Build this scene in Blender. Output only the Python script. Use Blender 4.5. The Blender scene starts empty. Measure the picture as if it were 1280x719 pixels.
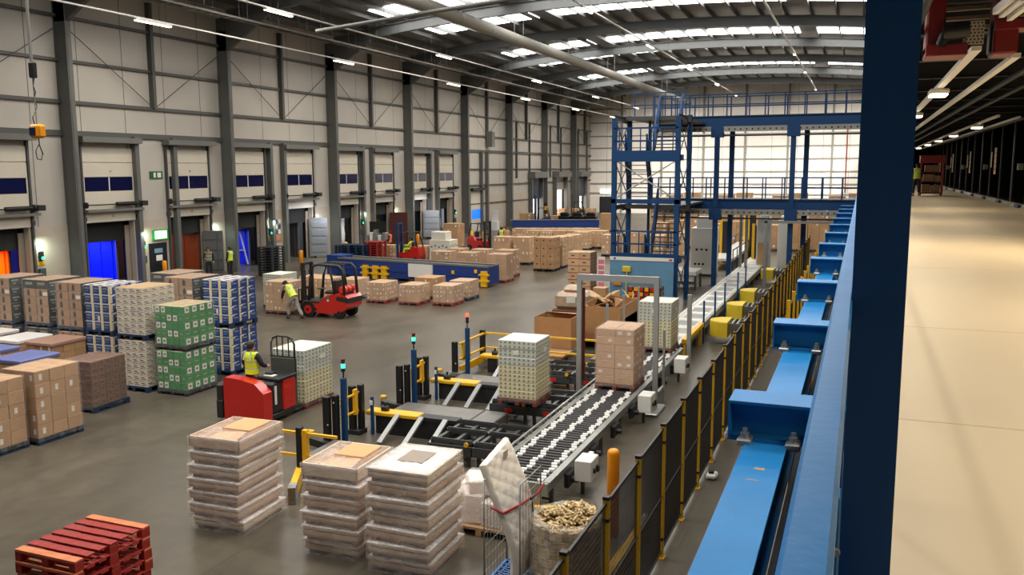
import bpy, bmesh, math, random
from mathutils import Vector, Matrix
PI = math.pi
SC = bpy.context.scene
COL = SC.collection
RND = random.Random(11)

# ------------------------------------------------------------------ camera
FPX, CX, CY, HC = 1090.0, 640.0, 359.5, 6.0
RM = Matrix(((0.929075569428501, -0.046667049243165976, 0.36693428949342216),
             (0.36987462161373336, 0.12624715966039526, -0.9204642410022131),
             (-0.003369061769126076, 0.9909005203311877, 0.13455410893085806)))
cam_d = bpy.data.cameras.new('camera')
cam = bpy.data.objects.new('camera', cam_d)
COL.objects.link(cam)
cam_d.sensor_width = 36.0
cam_d.lens = 36.0 * FPX / 1280.0
cam_d.clip_start = 0.05
cam_d.clip_end = 400
cam.matrix_world = Matrix.Translation((0, 0, HC)) @ RM.to_4x4()
SC.camera = cam


def at(px, py, z=0.0):
    """ground point (height z) that the photograph shows at a pixel"""
    r = RM @ Vector(((px - CX) / FPX, -(py - CY) / FPX, -1.0))
    t = (z - HC) / r.z
    return Vector((r.x * t, r.y * t, z))


# ------------------------------------------------------------------ materials
def lin(c):
    out = []
    for x in c:
        x = x / 255.0
        out.append(x / 12.92 if x <= 0.04045 else ((x + 0.055) / 1.055) ** 2.4)
    return out + [1.0]


MATS = {}


def mat(name, rgb, rough=0.6, metal=0.0, var=0.0, scale=6.0, bump=0.0, bscale=40.0, emit=0.0, ergb=None,
        spec=0.5, objvar=0.0, coat=0.0, stretch=(1, 1, 1)):
    if name in MATS:
        return MATS[name]
    m = bpy.data.materials.new(name)
    m.use_nodes = True
    nt = m.node_tree
    b = nt.nodes['Principled BSDF']
    b.inputs['Base Color'].default_value = lin(rgb)
    b.inputs['Roughness'].default_value = rough
    b.inputs['Metallic'].default_value = metal
    b.inputs['Specular IOR Level'].default_value = spec
    b.inputs['Coat Weight'].default_value = coat
    L = nt.links.new
    if var or bump:
        tc = nt.nodes.new('ShaderNodeTexCoord')
        mp = nt.nodes.new('ShaderNodeMapping')
        mp.inputs['Scale'].default_value = stretch
        L(tc.outputs['Object'], mp.inputs['Vector'])
    last = None
    if var:
        n = nt.nodes.new('ShaderNodeTexNoise')
        n.inputs['Scale'].default_value = scale
        n.inputs['Detail'].default_value = 5
        L(mp.outputs['Vector'], n.inputs['Vector'])
        hsv = nt.nodes.new('ShaderNodeHueSaturation')
        hsv.inputs['Color'].default_value = lin(rgb)
        mr = nt.nodes.new('ShaderNodeMapRange')
        mr.inputs['From Min'].default_value = 0.3
        mr.inputs['From Max'].default_value = 0.7
        mr.inputs['To Min'].default_value = 1 - var
        mr.inputs['To Max'].default_value = 1 + var
        L(n.outputs['Fac'], mr.inputs['Value'])
        L(mr.outputs['Result'], hsv.inputs['Value'])
        last = hsv
    if objvar:
        oi = nt.nodes.new('ShaderNodeObjectInfo')
        h2 = nt.nodes.new('ShaderNodeHueSaturation')
        m2 = nt.nodes.new('ShaderNodeMapRange')
        m2.inputs['To Min'].default_value = 1 - objvar
        m2.inputs['To Max'].default_value = 1 + objvar
        L(oi.outputs['Random'], m2.inputs['Value'])
        L(m2.outputs['Result'], h2.inputs['Value'])
        if last:
            L(last.outputs['Color'], h2.inputs['Color'])
        else:
            h2.inputs['Color'].default_value = lin(rgb)
        last = h2
    if last:
        L(last.outputs['Color'], b.inputs['Base Color'])
    if bump:
        n2 = nt.nodes.new('ShaderNodeTexNoise')
        n2.inputs['Scale'].default_value = bscale
        n2.inputs['Detail'].default_value = 4
        L(mp.outputs['Vector'], n2.inputs['Vector'])
        bp = nt.nodes.new('ShaderNodeBump')
        bp.inputs['Strength'].default_value = bump
        bp.inputs['Distance'].default_value = 0.02
        L(n2.outputs['Fac'], bp.inputs['Height'])
        L(bp.outputs['Normal'], b.inputs['Normal'])
    if emit:
        b.inputs['Emission Color'].default_value = lin(ergb or rgb)
        b.inputs['Emission Strength'].default_value = emit
    MATS[name] = m
    return m


def film_mat(name, rgb, opac, rough=0.25, bump=0.6, bscale=9.0, stretch=(1, 1, 3)):
    """stretch film: part clear, part glossy white, with creases"""
    if name in MATS:
        return MATS[name]
    m = bpy.data.materials.new(name)
    m.use_nodes = True
    nt = m.node_tree
    b = nt.nodes['Principled BSDF']
    b.inputs['Base Color'].default_value = lin(rgb)
    b.inputs['Roughness'].default_value = rough
    L = nt.links.new
    tc = nt.nodes.new('ShaderNodeTexCoord')
    mp = nt.nodes.new('ShaderNodeMapping')
    mp.inputs['Scale'].default_value = stretch
    L(tc.outputs['Object'], mp.inputs['Vector'])
    n = nt.nodes.new('ShaderNodeTexNoise')
    n.inputs['Scale'].default_value = bscale
    n.inputs['Detail'].default_value = 6
    n.inputs['Distortion'].default_value = 1.2
    L(mp.outputs['Vector'], n.inputs['Vector'])
    bp = nt.nodes.new('ShaderNodeBump')
    bp.inputs['Strength'].default_value = bump
    bp.inputs['Distance'].default_value = 0.03
    L(n.outputs['Fac'], bp.inputs['Height'])
    L(bp.outputs['Normal'], b.inputs['Normal'])
    mr = nt.nodes.new('ShaderNodeMapRange')
    mr.inputs['From Min'].default_value = 0.35
    mr.inputs['From Max'].default_value = 0.7
    mr.inputs['To Min'].default_value = opac * 0.6
    mr.inputs['To Max'].default_value = min(1.0, opac * 1.6)
    L(n.outputs['Fac'], mr.inputs['Value'])
    L(mr.outputs['Result'], b.inputs['Alpha'])
    MATS[name] = m
    return m


# ------------------------------------------------------------------ mesh collector
class MB:
    def __init__(s):
        s.v, s.f, s.mi, s.sm = [], [], [], []

    def add(s, vs, fs, m=0, smooth=False):
        o = len(s.v)
        s.v += [tuple(p) for p in vs]
        for f in fs:
            s.f.append([i + o for i in f])
            s.mi.append(m)
            s.sm.append(smooth)
        return s

    def box(s, x0, y0, z0, x1, y1, z1, m=0, c=0.0):
        if x0 > x1: x0, x1 = x1, x0
        if y0 > y1: y0, y1 = y1, y0
        if z0 > z1: z0, z1 = z1, z0
        if c <= 0:
            vs = [(x0, y0, z0), (x1, y0, z0), (x1, y1, z0), (x0, y1, z0), (x0, y0, z1), (x1, y0, z1), (x1, y1, z1), (x0, y1, z1)]
            return s.add(vs, [(0, 3, 2, 1), (4, 5, 6, 7), (0, 1, 5, 4), (1, 2, 6, 5), (2, 3, 7, 6), (3, 0, 4, 7)], m)
        c = min(c, (x1 - x0) * .45, (y1 - y0) * .45, (z1 - z0) * .45)
        vs, idx = [], {}
        X, Y, Z = (x0, x1), (y0, y1), (z0, z1)
        for i in (0, 1):
            for j in (0, 1):
                for k in (0, 1):
                    sx, sy, sz = (c, -c)[i], (c, -c)[j], (c, -c)[k]
                    idx[i, j, k, 0] = len(vs); vs.append((X[i], Y[j] + sy, Z[k] + sz))
                    idx[i, j, k, 1] = len(vs); vs.append((X[i] + sx, Y[j], Z[k] + sz))
                    idx[i, j, k, 2] = len(vs); vs.append((X[i] + sx, Y[j] + sy, Z[k]))
        fs = []
        def q(*a): fs.append([idx[t] for t in a])
        q((0,0,0,0),(0,0,1,0),(0,1,1,0),(0,1,0,0)); q((1,0,0,0),(1,1,0,0),(1,1,1,0),(1,0,1,0))
        q((0,0,0,1),(1,0,0,1),(1,0,1,1),(0,0,1,1)); q((0,1,0,1),(0,1,1,1),(1,1,1,1),(1,1,0,1))
        q((0,0,0,2),(0,1,0,2),(1,1,0,2),(1,0,0,2)); q((0,0,1,2),(1,0,1,2),(1,1,1,2),(0,1,1,2))
        for k in (0, 1):
            q((0,0,k,0),(0,0,k,1),(0,0,k,2)) if k else q((0,0,k,0),(0,0,k,2),(0,0,k,1))
            q((1,0,k,0),(1,0,k,2),(1,0,k,1)) if k else q((1,0,k,0),(1,0,k,1),(1,0,k,2))
            q((0,1,k,0),(0,1,k,2),(0,1,k,1)) if k else q((0,1,k,0),(0,1,k,1),(0,1,k,2))
            q((1,1,k,0),(1,1,k,1),(1,1,k,2)) if k else q((1,1,k,0),(1,1,k,2),(1,1,k,1))
        for i in (0, 1):
            for j in (0, 1):
                q((i,j,0,0),(i,j,0,1),(i,j,1,1),(i,j,1,0)) if i == j else q((i,j,0,1),(i,j,0,0),(i,j,1,0),(i,j,1,1))
        for i in (0, 1):
            for k in (0, 1):
                q((i,0,k,0),(i,1,k,0),(i,1,k,2),(i,0,k,2)) if i != k else q((i,1,k,0),(i,0,k,0),(i,0,k,2),(i,1,k,2))
        for j in (0, 1):
            for k in (0, 1):
                q((0,j,k,1),(1,j,k,1),(1,j,k,2),(0,j,k,2)) if j == k else q((1,j,k,1),(0,j,k,1),(0,j,k,2),(1,j,k,2))
        return s.add(vs, fs, m)

    def cb(s, x, y, z, sx, sy, sz, m=0, c=0.0):
        """box by centre x,y, bottom z and sizes"""
        return s.box(x - sx / 2, y - sy / 2, z, x + sx / 2, y + sy / 2, z + sz, m, c)

    def beam(s, p0, p1, w, h, m=0, up=(0, 0, 1)):
        p0, p1 = Vector(p0), Vector(p1)
        d = (p1 - p0).normalized()
        u = Vector(up)
        if abs(d.dot(u)) > .98:
            u = Vector((0, 1, 0))
        a = d.cross(u).normalized() * (w / 2)
        b = a.cross(d).normalized() * (h / 2)
        vs = [p0 - a - b, p0 + a - b, p0 + a + b, p0 - a + b, p1 - a - b, p1 + a - b, p1 + a + b, p1 - a + b]
        return s.add(vs, [(0, 1, 2, 3), (7, 6, 5, 4), (4, 5, 1, 0), (5, 6, 2, 1), (6, 7, 3, 2), (7, 4, 0, 3)], m)

    def cyl(s, p0, p1, r, m=0, n=10, r2=None, smooth=True, caps=True):
        p0, p1 = Vector(p0), Vector(p1)
        r2 = r if r2 is None else r2
        d = (p1 - p0).normalized()
        u = Vector((0, 0, 1)) if abs(d.z) < .9 else Vector((1, 0, 0))
        a = d.cross(u).normalized()
        b = d.cross(a)
        vs = []
        for p, rr in ((p0, r), (p1, r2)):
            for i in range(n):
                t = 2 * PI * i / n
                vs.append(p + (a * math.cos(t) + b * math.sin(t)) * rr)
        s.add(vs, [(i, (i + 1) % n, n + (i + 1) % n, n + i) for i in range(n)], m, smooth)
        if caps:
            s.add(vs[:n], [tuple(range(n - 1, -1, -1))], m)
            s.add(vs[n:], [tuple(range(n))], m)
        return s

    def tube(s, pts, r, m=0, n=6):
        pts = [Vector(p) for p in pts]
        vs = []
        for i, p in enumerate(pts):
            d = (pts[min(i + 1, len(pts) - 1)] - pts[max(i - 1, 0)]).normalized()
            u = Vector((0, 0, 1)) if abs(d.z) < .9 else Vector((1, 0, 0))
            a = d.cross(u).normalized(); b = d.cross(a)
            for k in range(n):
                t = 2 * PI * k / n
                vs.append(p + (a * math.cos(t) + b * math.sin(t)) * r)
        fs = []
        for i in range(len(pts) - 1):
            for k in range(n):
                fs.append((i * n + k, i * n + (k + 1) % n, (i + 1) * n + (k + 1) % n, (i + 1) * n + k))
        fs.append(tuple(range(n - 1, -1, -1))); fs.append(tuple(range((len(pts) - 1) * n, len(pts) * n)))
        return s.add(vs, fs, m, True)

    def prism(s, poly, axis, a, b, m=0):
        """polygon extruded along axis 0/1/2 from a to b; poly in the other two axes"""
        n = len(poly)
        def p(u, t):
            return (t, u[0], u[1]) if axis == 0 else (u[0], t, u[1]) if axis == 1 else (u[0], u[1], t)
        vs = [p(u, a) for u in poly] + [p(u, b) for u in poly]
        fs = [tuple(range(n - 1, -1, -1)), tuple(range(n, 2 * n))] + [(i, (i + 1) % n, n + (i + 1) % n, n + i) for i in range(n)]
        return s.add(vs, fs, m)

    def lathe(s, prof, c=(0, 0, 0), m=0, n=16):
        vs = []
        for r, z in prof:
            for k in range(n):
                t = 2 * PI * k / n
                vs.append((c[0] + r * math.cos(t), c[1] + r * math.sin(t), c[2] + z))
        fs = []
        for i in range(len(prof) - 1):
            for k in range(n):
                fs.append((i * n + k, i * n + (k + 1) % n, (i + 1) * n + (k + 1) % n, (i + 1) * n + k))
        fs.append(tuple(range(n - 1, -1, -1))); fs.append(tuple(range((len(prof) - 1) * n, len(prof) * n)))
        return s.add(vs, fs, m, True)

    def ibeam(s, p0, p1, w, h, tf=.02, tw=.015, m=0):
        """I section, web upright"""
        p0, p1 = Vector(p0), Vector(p1)
        z = Vector((0, 0, 1))
        s.beam(p0 + z * (h / 2 - tf / 2), p1 + z * (h / 2 - tf / 2), w, tf, m)
        s.beam(p0 - z * (h / 2 - tf / 2), p1 - z * (h / 2 - tf / 2), w, tf, m)
        s.beam(p0, p1, tw, h - 2 * tf, m)
        return s

    def mesh(s, name, mats):
        me = bpy.data.meshes.new(name)
        me.from_pydata(s.v, [], s.f)
        for m in mats:
            me.materials.append(m)
        me.polygons.foreach_set('material_index', s.mi)
        me.polygons.foreach_set('use_smooth', s.sm)
        bm = bmesh.new(); bm.from_mesh(me)
        bmesh.ops.recalc_face_normals(bm, faces=bm.faces[:])
        bm.to_mesh(me); bm.free()
        me.update()
        return me

    def build(s, name, mats, parent=None, loc=None, rz=0.0, kind=None):
        if not isinstance(mats, (list, tuple)):
            mats = [mats]
        return put(name, s.mesh(name, mats), parent, loc, rz, kind)


def put(name, me, parent=None, loc=None, rz=0.0, kind=None, rot=None):
    o = bpy.data.objects.new(name, me)
    COL.objects.link(o)
    if parent: o.parent = parent
    if loc is not None: o.location = loc
    if rot is not None: o.rotation_euler = rot
    elif rz: o.rotation_euler = (0, 0, rz)
    if kind: o['kind'] = kind
    return o


def tag(o, label, cat, group=None, kind=None):
    o['label'] = label
    o['category'] = cat
    if group: o['group'] = group
    if kind: o['kind'] = kind
    return o


def thing(name, label, cat, loc=(0, 0, 0), rz=0.0, group=None, kind=None):
    o = put(name, None, None, loc, rz)
    return tag(o, label, cat, group, kind)


def struct(name, label=None, cat=None, loc=(0, 0, 0)):
    o = put(name, None, None, loc)
    o['kind'] = 'structure'
    if label: o['label'] = label
    if cat: o['category'] = cat
    return o


def copy_tree(o, parent=None, label=None, loc=None, rz=None):
    c = o.copy()
    COL.objects.link(c)
    if parent: c.parent = parent
    if label: c['label'] = label
    if loc is not None: c.location = loc
    if rz is not None: c.rotation_euler = (0, 0, rz)
    for ch in list(o.children):
        copy_tree(ch, c)
    return c


def area(name, loc, sx, sy, power, rgb=(255, 244, 228), rot=(0, 0, 0), spread=PI):
    l = bpy.data.lights.new(name, 'AREA')
    l.shape = 'RECTANGLE'; l.size = sx; l.size_y = sy
    l.energy = power; l.color = lin(rgb)[:3]; l.spread = spread
    o = bpy.data.objects.new(name, l); COL.objects.link(o)
    o.location = loc; o.rotation_euler = rot
    return o


def point(name, loc, power, rgb, r=.15):
    l = bpy.data.lights.new(name, 'POINT')
    l.energy = power; l.color = lin(rgb)[:3]; l.shadow_soft_size = r
    o = bpy.data.objects.new(name, l); COL.objects.link(o)
    o.location = loc
    return o


# common materials
M_grey = mat('steel grey paint', (108, 108, 104), .5, var=.06)
M_dgrey = mat('dark grey paint', (70, 71, 70), .5)
M_blue = mat('blue steel paint', (36, 126, 194), .36, var=.07, scale=3, bump=.07, bscale=38, spec=.11)
M_dblue = mat('deep and shaded blue steel', (24, 66, 112), .45, spec=.3)  # darker copy of the blue; gantry and tower carry their shade in it
M_yel = mat('yellow paint', (232, 178, 24), .45, var=.06)
M_org = mat('orange bollard sleeve', (240, 150, 20), .4)
M_blk = mat('black plastic', (24, 24, 25), .45)
M_rub = mat('tyre rubber', (22, 22, 22), .8)
M_galv = mat('galvanised metal', (165, 166, 164), .38, .7, var=.08)
M_alu = mat('aluminium section', (178, 180, 180), .35, .6)
M_white = mat('white paint', (225, 223, 216), .5)
M_red = mat('red truck paint', (196, 34, 28), .32, coat=.4)
M_paper = mat('white paper label', (228, 224, 216), .7)
M_dark = mat('dark steel', (44, 45, 46), .5, .3)
# ================================================================== ROOM
YC = [19.87 + 11.06 * k for k in range(0, 9)]           # column lines along the left wall
XW, XF, YB, XR = -34.95, -34.2, 117.0, 8.0
def zb(x): return 15.92 - .0036 * (x + 13.5) ** 2        # underside of rafters
def zr(x): return zb(x) + 1.0                            # roof deck


def floor_mat():
    m = mat('power floated concrete', (118, 113, 104), .30, spec=.22)
    nt = m.node_tree; b = nt.nodes['Principled BSDF']; L = nt.links.new
    g = nt.nodes.new('ShaderNodeNewGeometry')
    n1 = nt.nodes.new('ShaderNodeTexNoise'); n1.inputs['Scale'].default_value = .45; n1.inputs['Detail'].default_value = 7; n1.inputs['Roughness'].default_value = .62
    n2 = nt.nodes.new('ShaderNodeTexNoise'); n2.inputs['Scale'].default_value = 3.1; n2.inputs['Detail'].default_value = 6
    mp = nt.nodes.new('ShaderNodeMapping'); mp.inputs['Scale'].default_value = (1.0, .55, 1)
    L(g.outputs['Position'], mp.inputs['Vector']); L(mp.outputs['Vector'], n1.inputs['Vector']); L(g.outputs['Position'], n2.inputs['Vector'])
    r = nt.nodes.new('ShaderNodeValToRGB')
    r.color_ramp.elements[0].position = .3; r.color_ramp.elements[0].color = lin((74, 69, 59))
    r.color_ramp.elements[1].position = .72; r.color_ramp.elements[1].color = lin((106, 98, 85))
    L(n1.outputs['Fac'], r.inputs['Fac'])
    mx = nt.nodes.new('ShaderNodeMixRGB'); mx.blend_type = 'MULTIPLY'; mx.inputs['Fac'].default_value = .5
    r2 = nt.nodes.new('ShaderNodeValToRGB')
    r2.color_ramp.elements[0].position = .35; r2.color_ramp.elements[0].color = (.72, .72, .72, 1)
    r2.color_ramp.elements[1].position = .6; r2.color_ramp.elements[1].color = (1, 1, 1, 1)
    L(n2.outputs['Fac'], r2.inputs['Fac']); L(r.outputs['Color'], mx.inputs['Color1']); L(r2.outputs['Color'], mx.inputs['Color2'])
    # saw-cut joints every 6.2 m across and 7.3 m along
    sep = nt.nodes.new('ShaderNodeSeparateXYZ'); L(g.outputs['Position'], sep.inputs['Vector'])
    prev = mx
    for ax, per, off in (('X', 6.2, 1.1), ('Y', 7.3, 2.6)):
        a = nt.nodes.new('ShaderNodeMath'); a.operation = 'ADD'; a.inputs[1].default_value = 200 + off; L(sep.outputs[ax], a.inputs[0])
        md = nt.nodes.new('ShaderNodeMath'); md.operation = 'MODULO'; md.inputs[1].default_value = per; L(a.outputs[0], md.inputs[0])
        lt = nt.nodes.new('ShaderNodeMath'); lt.operation = 'LESS_THAN'; lt.inputs[1].default_value = .014; L(md.outputs[0], lt.inputs[0])
        k = nt.nodes.new('ShaderNodeMixRGB'); k.inputs['Color2'].default_value = lin((62, 60, 57))
        L(lt.outputs[0], k.inputs['Fac']); L(prev.outputs['Color'], k.inputs['Color1']); prev = k
    L(prev.outputs['Color'], b.inputs['Base Color'])
    rr = nt.nodes.new('ShaderNodeMapRange'); rr.inputs['To Min'].default_value = .2; rr.inputs['To Max'].default_value = .46
    L(n1.outputs['Fac'], rr.inputs['Value']); L(rr.outputs['Result'], b.inputs['Roughness'])
    return m


def clad_mat(name, rgb, axis, per, dark):
    """sheet cladding: a joint every `per` metres and fine ribs"""
    m = mat(name, rgb, .55)
    nt = m.node_tree; b = nt.nodes['Principled BSDF']; L = nt.links.new
    g = nt.nodes.new('ShaderNodeNewGeometry'); sep = nt.nodes.new('ShaderNodeSeparateXYZ'); L(g.outputs['Position'], sep.inputs['Vector'])
    a = nt.nodes.new('ShaderNodeMath'); a.operation = 'ADD'; a.inputs[1].default_value = 200; L(sep.outputs[axis], a.inputs[0])
    md = nt.nodes.new('ShaderNodeMath'); md.operation = 'MODULO'; md.inputs[1].default_value = per; L(a.outputs[0], md.inputs[0])
    lt = nt.nodes.new('ShaderNodeMath'); lt.operation = 'LESS_THAN'; lt.inputs[1].default_value = .045; L(md.outputs[0], lt.inputs[0])
    n = nt.nodes.new('ShaderNodeTexNoise'); n.inputs['Scale'].default_value = .5; n.inputs['Detail'].default_value = 3; L(g.outputs['Position'], n.inputs['Vector'])
    h = nt.nodes.new('ShaderNodeHueSaturation'); h.inputs['Color'].default_value = lin(rgb)
    mr = nt.nodes.new('ShaderNodeMapRange'); mr.inputs['To Min'].default_value = .88; mr.inputs['To Max'].default_value = 1.1
    L(n.outputs['Fac'], mr.inputs['Value']); L(mr.outputs['Result'], h.inputs['Value'])
    k = nt.nodes.new('ShaderNodeMixRGB'); k.inputs['Color2'].default_value = lin(dark)
    L(lt.outputs[0], k.inputs['Fac']); L(h.outputs['Color'], k.inputs['Color1']); L(k.outputs['Color'], b.inputs['Base Color'])
    w = nt.nodes.new('ShaderNodeMath'); w.operation = 'MODULO'; w.inputs[1].default_value = .2; L(a.outputs[0], w.inputs[0])
    gt = nt.nodes.new('ShaderNodeMath'); gt.operation = 'GREATER_THAN'; gt.inputs[1].default_value = .17; L(w.outputs[0], gt.inputs[0])
    bp = nt.nodes.new('ShaderNodeBump'); bp.inputs['Strength'].default_value = .35; bp.inputs['Distance'].default_value = .01
    L(gt.outputs[0], bp.inputs['Height']); L(bp.outputs['Normal'], b.inputs['Normal'])
    return m


M_floor = floor_mat()
M_clad = clad_mat('wall cladding', (188, 182, 173), 'Y', 2.76, (96, 92, 86))
M_cladb = clad_mat('back wall cladding', (238, 232, 224), 'X', 3.1, (150, 146, 140))
M_conc = mat('precast wall panel', (186, 174, 158), .7, var=.06, scale=1.2)
M_deck = mat('roof deck', (124, 125, 126), .45, .3, var=.1, scale=.7)
M_raft = mat('rafter paint', (98, 100, 99), .5)
M_rail = mat('wall rail', (82, 82, 79), .5)
M_col = mat('column paint', (96, 97, 94), .5, var=.05, scale=1)
M_sky = mat('skylight panel', (235, 240, 250), .4, emit=11.0, ergb=(252, 250, 246))
M_dblk = mat('dock shelter black', (20, 19, 18), .8)
M_door = mat('door panel', (208, 200, 184), .45, var=.03, scale=1)
M_glz = mat('blue door glazing', (13, 19, 62), .15)

MB().box(XW - 5, -30, -.3, XR + 6, YB + 1, 0).build('floor', M_floor, kind='structure')

# ---- docks: (centre Y, number text)
docks = []
for k in range(0, 5):
    y = YC[k]
    if k > 0: docks.append((y + 1.92 + (.4 if k == 1 else 0), k, 'a'))
    docks.append((y + (7.9 if k == 1 else 7.2 if k == 0 else 7.15), k, 'b'))
ZD = 3.44
w = MB()
w.box(XW - .3, -30, ZD, XW, YB, 15.6)
w.build('wall_left', M_clad, kind='structure')
WL = bpy.data.objects['wall_left']
lowr = MB()
ys = [-30.0]
ops = [(d[0] - 1.5, d[0] + 1.5) for d in docks]
ops += [(93.0, 96.3), (101.4, 105.4), (110.6, 113.9)]
for a, b in ops:
    lowr.box(XW - .3, ys[-1], 0, XW + .02, a, ZD); ys.append(b)
lowr.box(XW - .3, ys[-1], 0, XW + .02, YB, ZD)
lowr.build('precast_panel', M_conc, WL)
for z, t, d in ((7.75, .26, .12), (9.2, .17, .14), (11.1, .14, .14), (13.1, .14, .14)):
    MB().box(XW, -30, z - t / 2, XW + d, YB, z + t / 2).build('rail', M_rail, WL)
MB().box(XW, YC[5], 5.95, XW + .14, YB, 6.07).box(XW, YC[5], 4.4, XW + .14, YB, 4.52).box(XW, YC[5], 2.6, XW + .12, 93, 2.7).build('rail', M_rail, WL)
for k in range(-3, 9):
    y0 = YC[0] + 11.06 * k
    ym = y0 + 5.53
    MB().box(XW, ym - .1, 9.2, XW + .3, ym + .1, 14.6).build('mullion', M_rail, WL)
    if k <= 5:
        MB().box(XW, y0 + 3.9, 0, XW + .35, y0 + 4.15, 7.7).build('mullion', M_col, WL)
        MB().box(XW, y0 + (6.6 if k == 1 else 5.3), 0, XW + .35, y0 + (6.85 if k == 1 else 5.55), 7.7).build('mullion', M_col, WL)
    else:
        MB().box(XW, y0 + 2.6, 5, XW + .2, y0 + 2.75, 11).box(XW, y0 + 6.6, 5, XW + .2, y0 + 6.75, 11).build('mullion', M_rail, WL)
    b = MB()
    b.cyl((XW + .2, y0 + .3, 12.6), (XW + .2, ym - .15, 9.3), .022, n=6)
    b.cyl((XW + .2, y0 + 10.8, 12.6), (XW + .2, ym + .15, 9.3), .022, n=6)
    b.build('brace', M_rail, WL)

# ---- columns and rafters
def column(y):
    m = MB()
    m.box(XF - .03, y - .15, 0, XF, y + .15, 13.9)
    m.box(XF - .75, y - .15, 0, XF - .72, y + .15, 13.9)
    m.box(XF - .75, y - .1, 0, XF, y - .075, 13.9)
    # deeper haunch where the column meets the rafter
    m.prism([(XF - .75, 12.8), (XF, 12.8), (XF + 3.2, zb(XF + 3.2) - .02), (XF + 3.2, zb(XF + 3.2) + .4), (XF - .75, 14.6)], 1, y - .1, y + .1)
    m.build('column', M_col, kind='structure')
for y in [YC[0] - 11.06 * j for j in (3, 2, 1)] + YC: column(y - .12)
def rafter(y):
    m = MB(); n = 22
    for i in range(n):
        xa, xb = XF + (XR - XF) * i / n, XF + (XR - XF) * (i + 1) / n
        m.ibeam((xa, y, zb(xa) + .33), (xb, y, zb(xb) + .33), .34, .66, .03, .02)
    m.build('rafter_beam', M_raft, kind='structure')
for y in [YC[0] - 11.06 * j for j in (3, 2, 1)] + YC: rafter(y - .12)
# roof deck with curved cross-section
n = 40
vs, fs = [], []
for i in range(n + 1):
    x = XW - .3 + (XR + .3 - XW + .3) * i / n
    for y in (-30, YB): vs.append((x, y, zr(x)))
    for y in (-30, YB): vs.append((x, y, zr(x) + .12))
for i in range(n):
    a = i * 4
    fs += [(a, a + 4, a + 5, a + 1), (a + 2, a + 3, a + 7, a + 6)]
MB().add(vs, fs, 0, True).build('ceiling', M_deck, kind='structure')
CE = bpy.data.objects['ceiling']
x = -33.4
while x < 7.5:
    MB().box(x - .045, -30, zr(x) - .3, x + .045, YB, zr(x) - .02).build('purlin', M_raft, CE)
    x += 1.65
# skylights: pairs of strips either side of every second rafter
sk = 0
for k in (-2, 0, 2, 4, 6, 8):  # nearest pair is unseen, added to brighten the near floor
    yb_ = YC[1] + 11.06 * (k - 0)
    for a, b in ((-3.4, -.5), (4.2, 7.2)):
        y0, y1 = yb_ + a - .12, yb_ + b - .12
        if y1 > YB - .5: continue
        vs, fs = [], []
        m_ = 26
        for i in range(m_ + 1):
            xx = -29.5 + 33.5 * i / m_
            vs += [(xx, y0, zr(xx) - .04), (xx, y1, zr(xx) - .04)]
        for i in range(m_):
            if i % 13 in (6,): continue
            fs.append((i * 2, i * 2 + 1, i * 2 + 3, i * 2 + 2))
        sk += 1
        MB().add(vs, fs, 0, False).build('window_%d' % sk, M_sky, kind='structure')

# ---- back wall and right wall
MB().box(XW, YB, 0, XR + .3, YB + .3, 17.2).build('wall_back', M_cladb, kind='structure')
WB = bpy.data.objects['wall_back']
for z in (2.7, 4.0, 5.6, 7.2, 8.8, 10.4, 12.2, 14.0):
    MB().box(XW, YB - .16, z - .08, XR, YB, z + .08).build('rail', mat('back rail', (150, 146, 140), .5), WB)
for x in (-30.5, -25, -19.5, -14.2, -8.9, -3.6, 1.7):
    MB().box(x - .12, YB - .3, 0, x + .12, YB - .02, zr(x)).build('mullion', mat('back mullion', (140, 138, 132), .5), WB)
MB().cyl((-1.9, YB - .35, 3), (-1.9, YB - .35, 12.5), .07, n=8).build('sprinkler_pipe', mat('red pipe', (150, 60, 50), .4), WB)
MB().box(XR, -30, 0, XR + .3, YB, 16.4).build('wall_right', mat('dark far wall', (52, 50, 48), .7), kind='structure')

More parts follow.
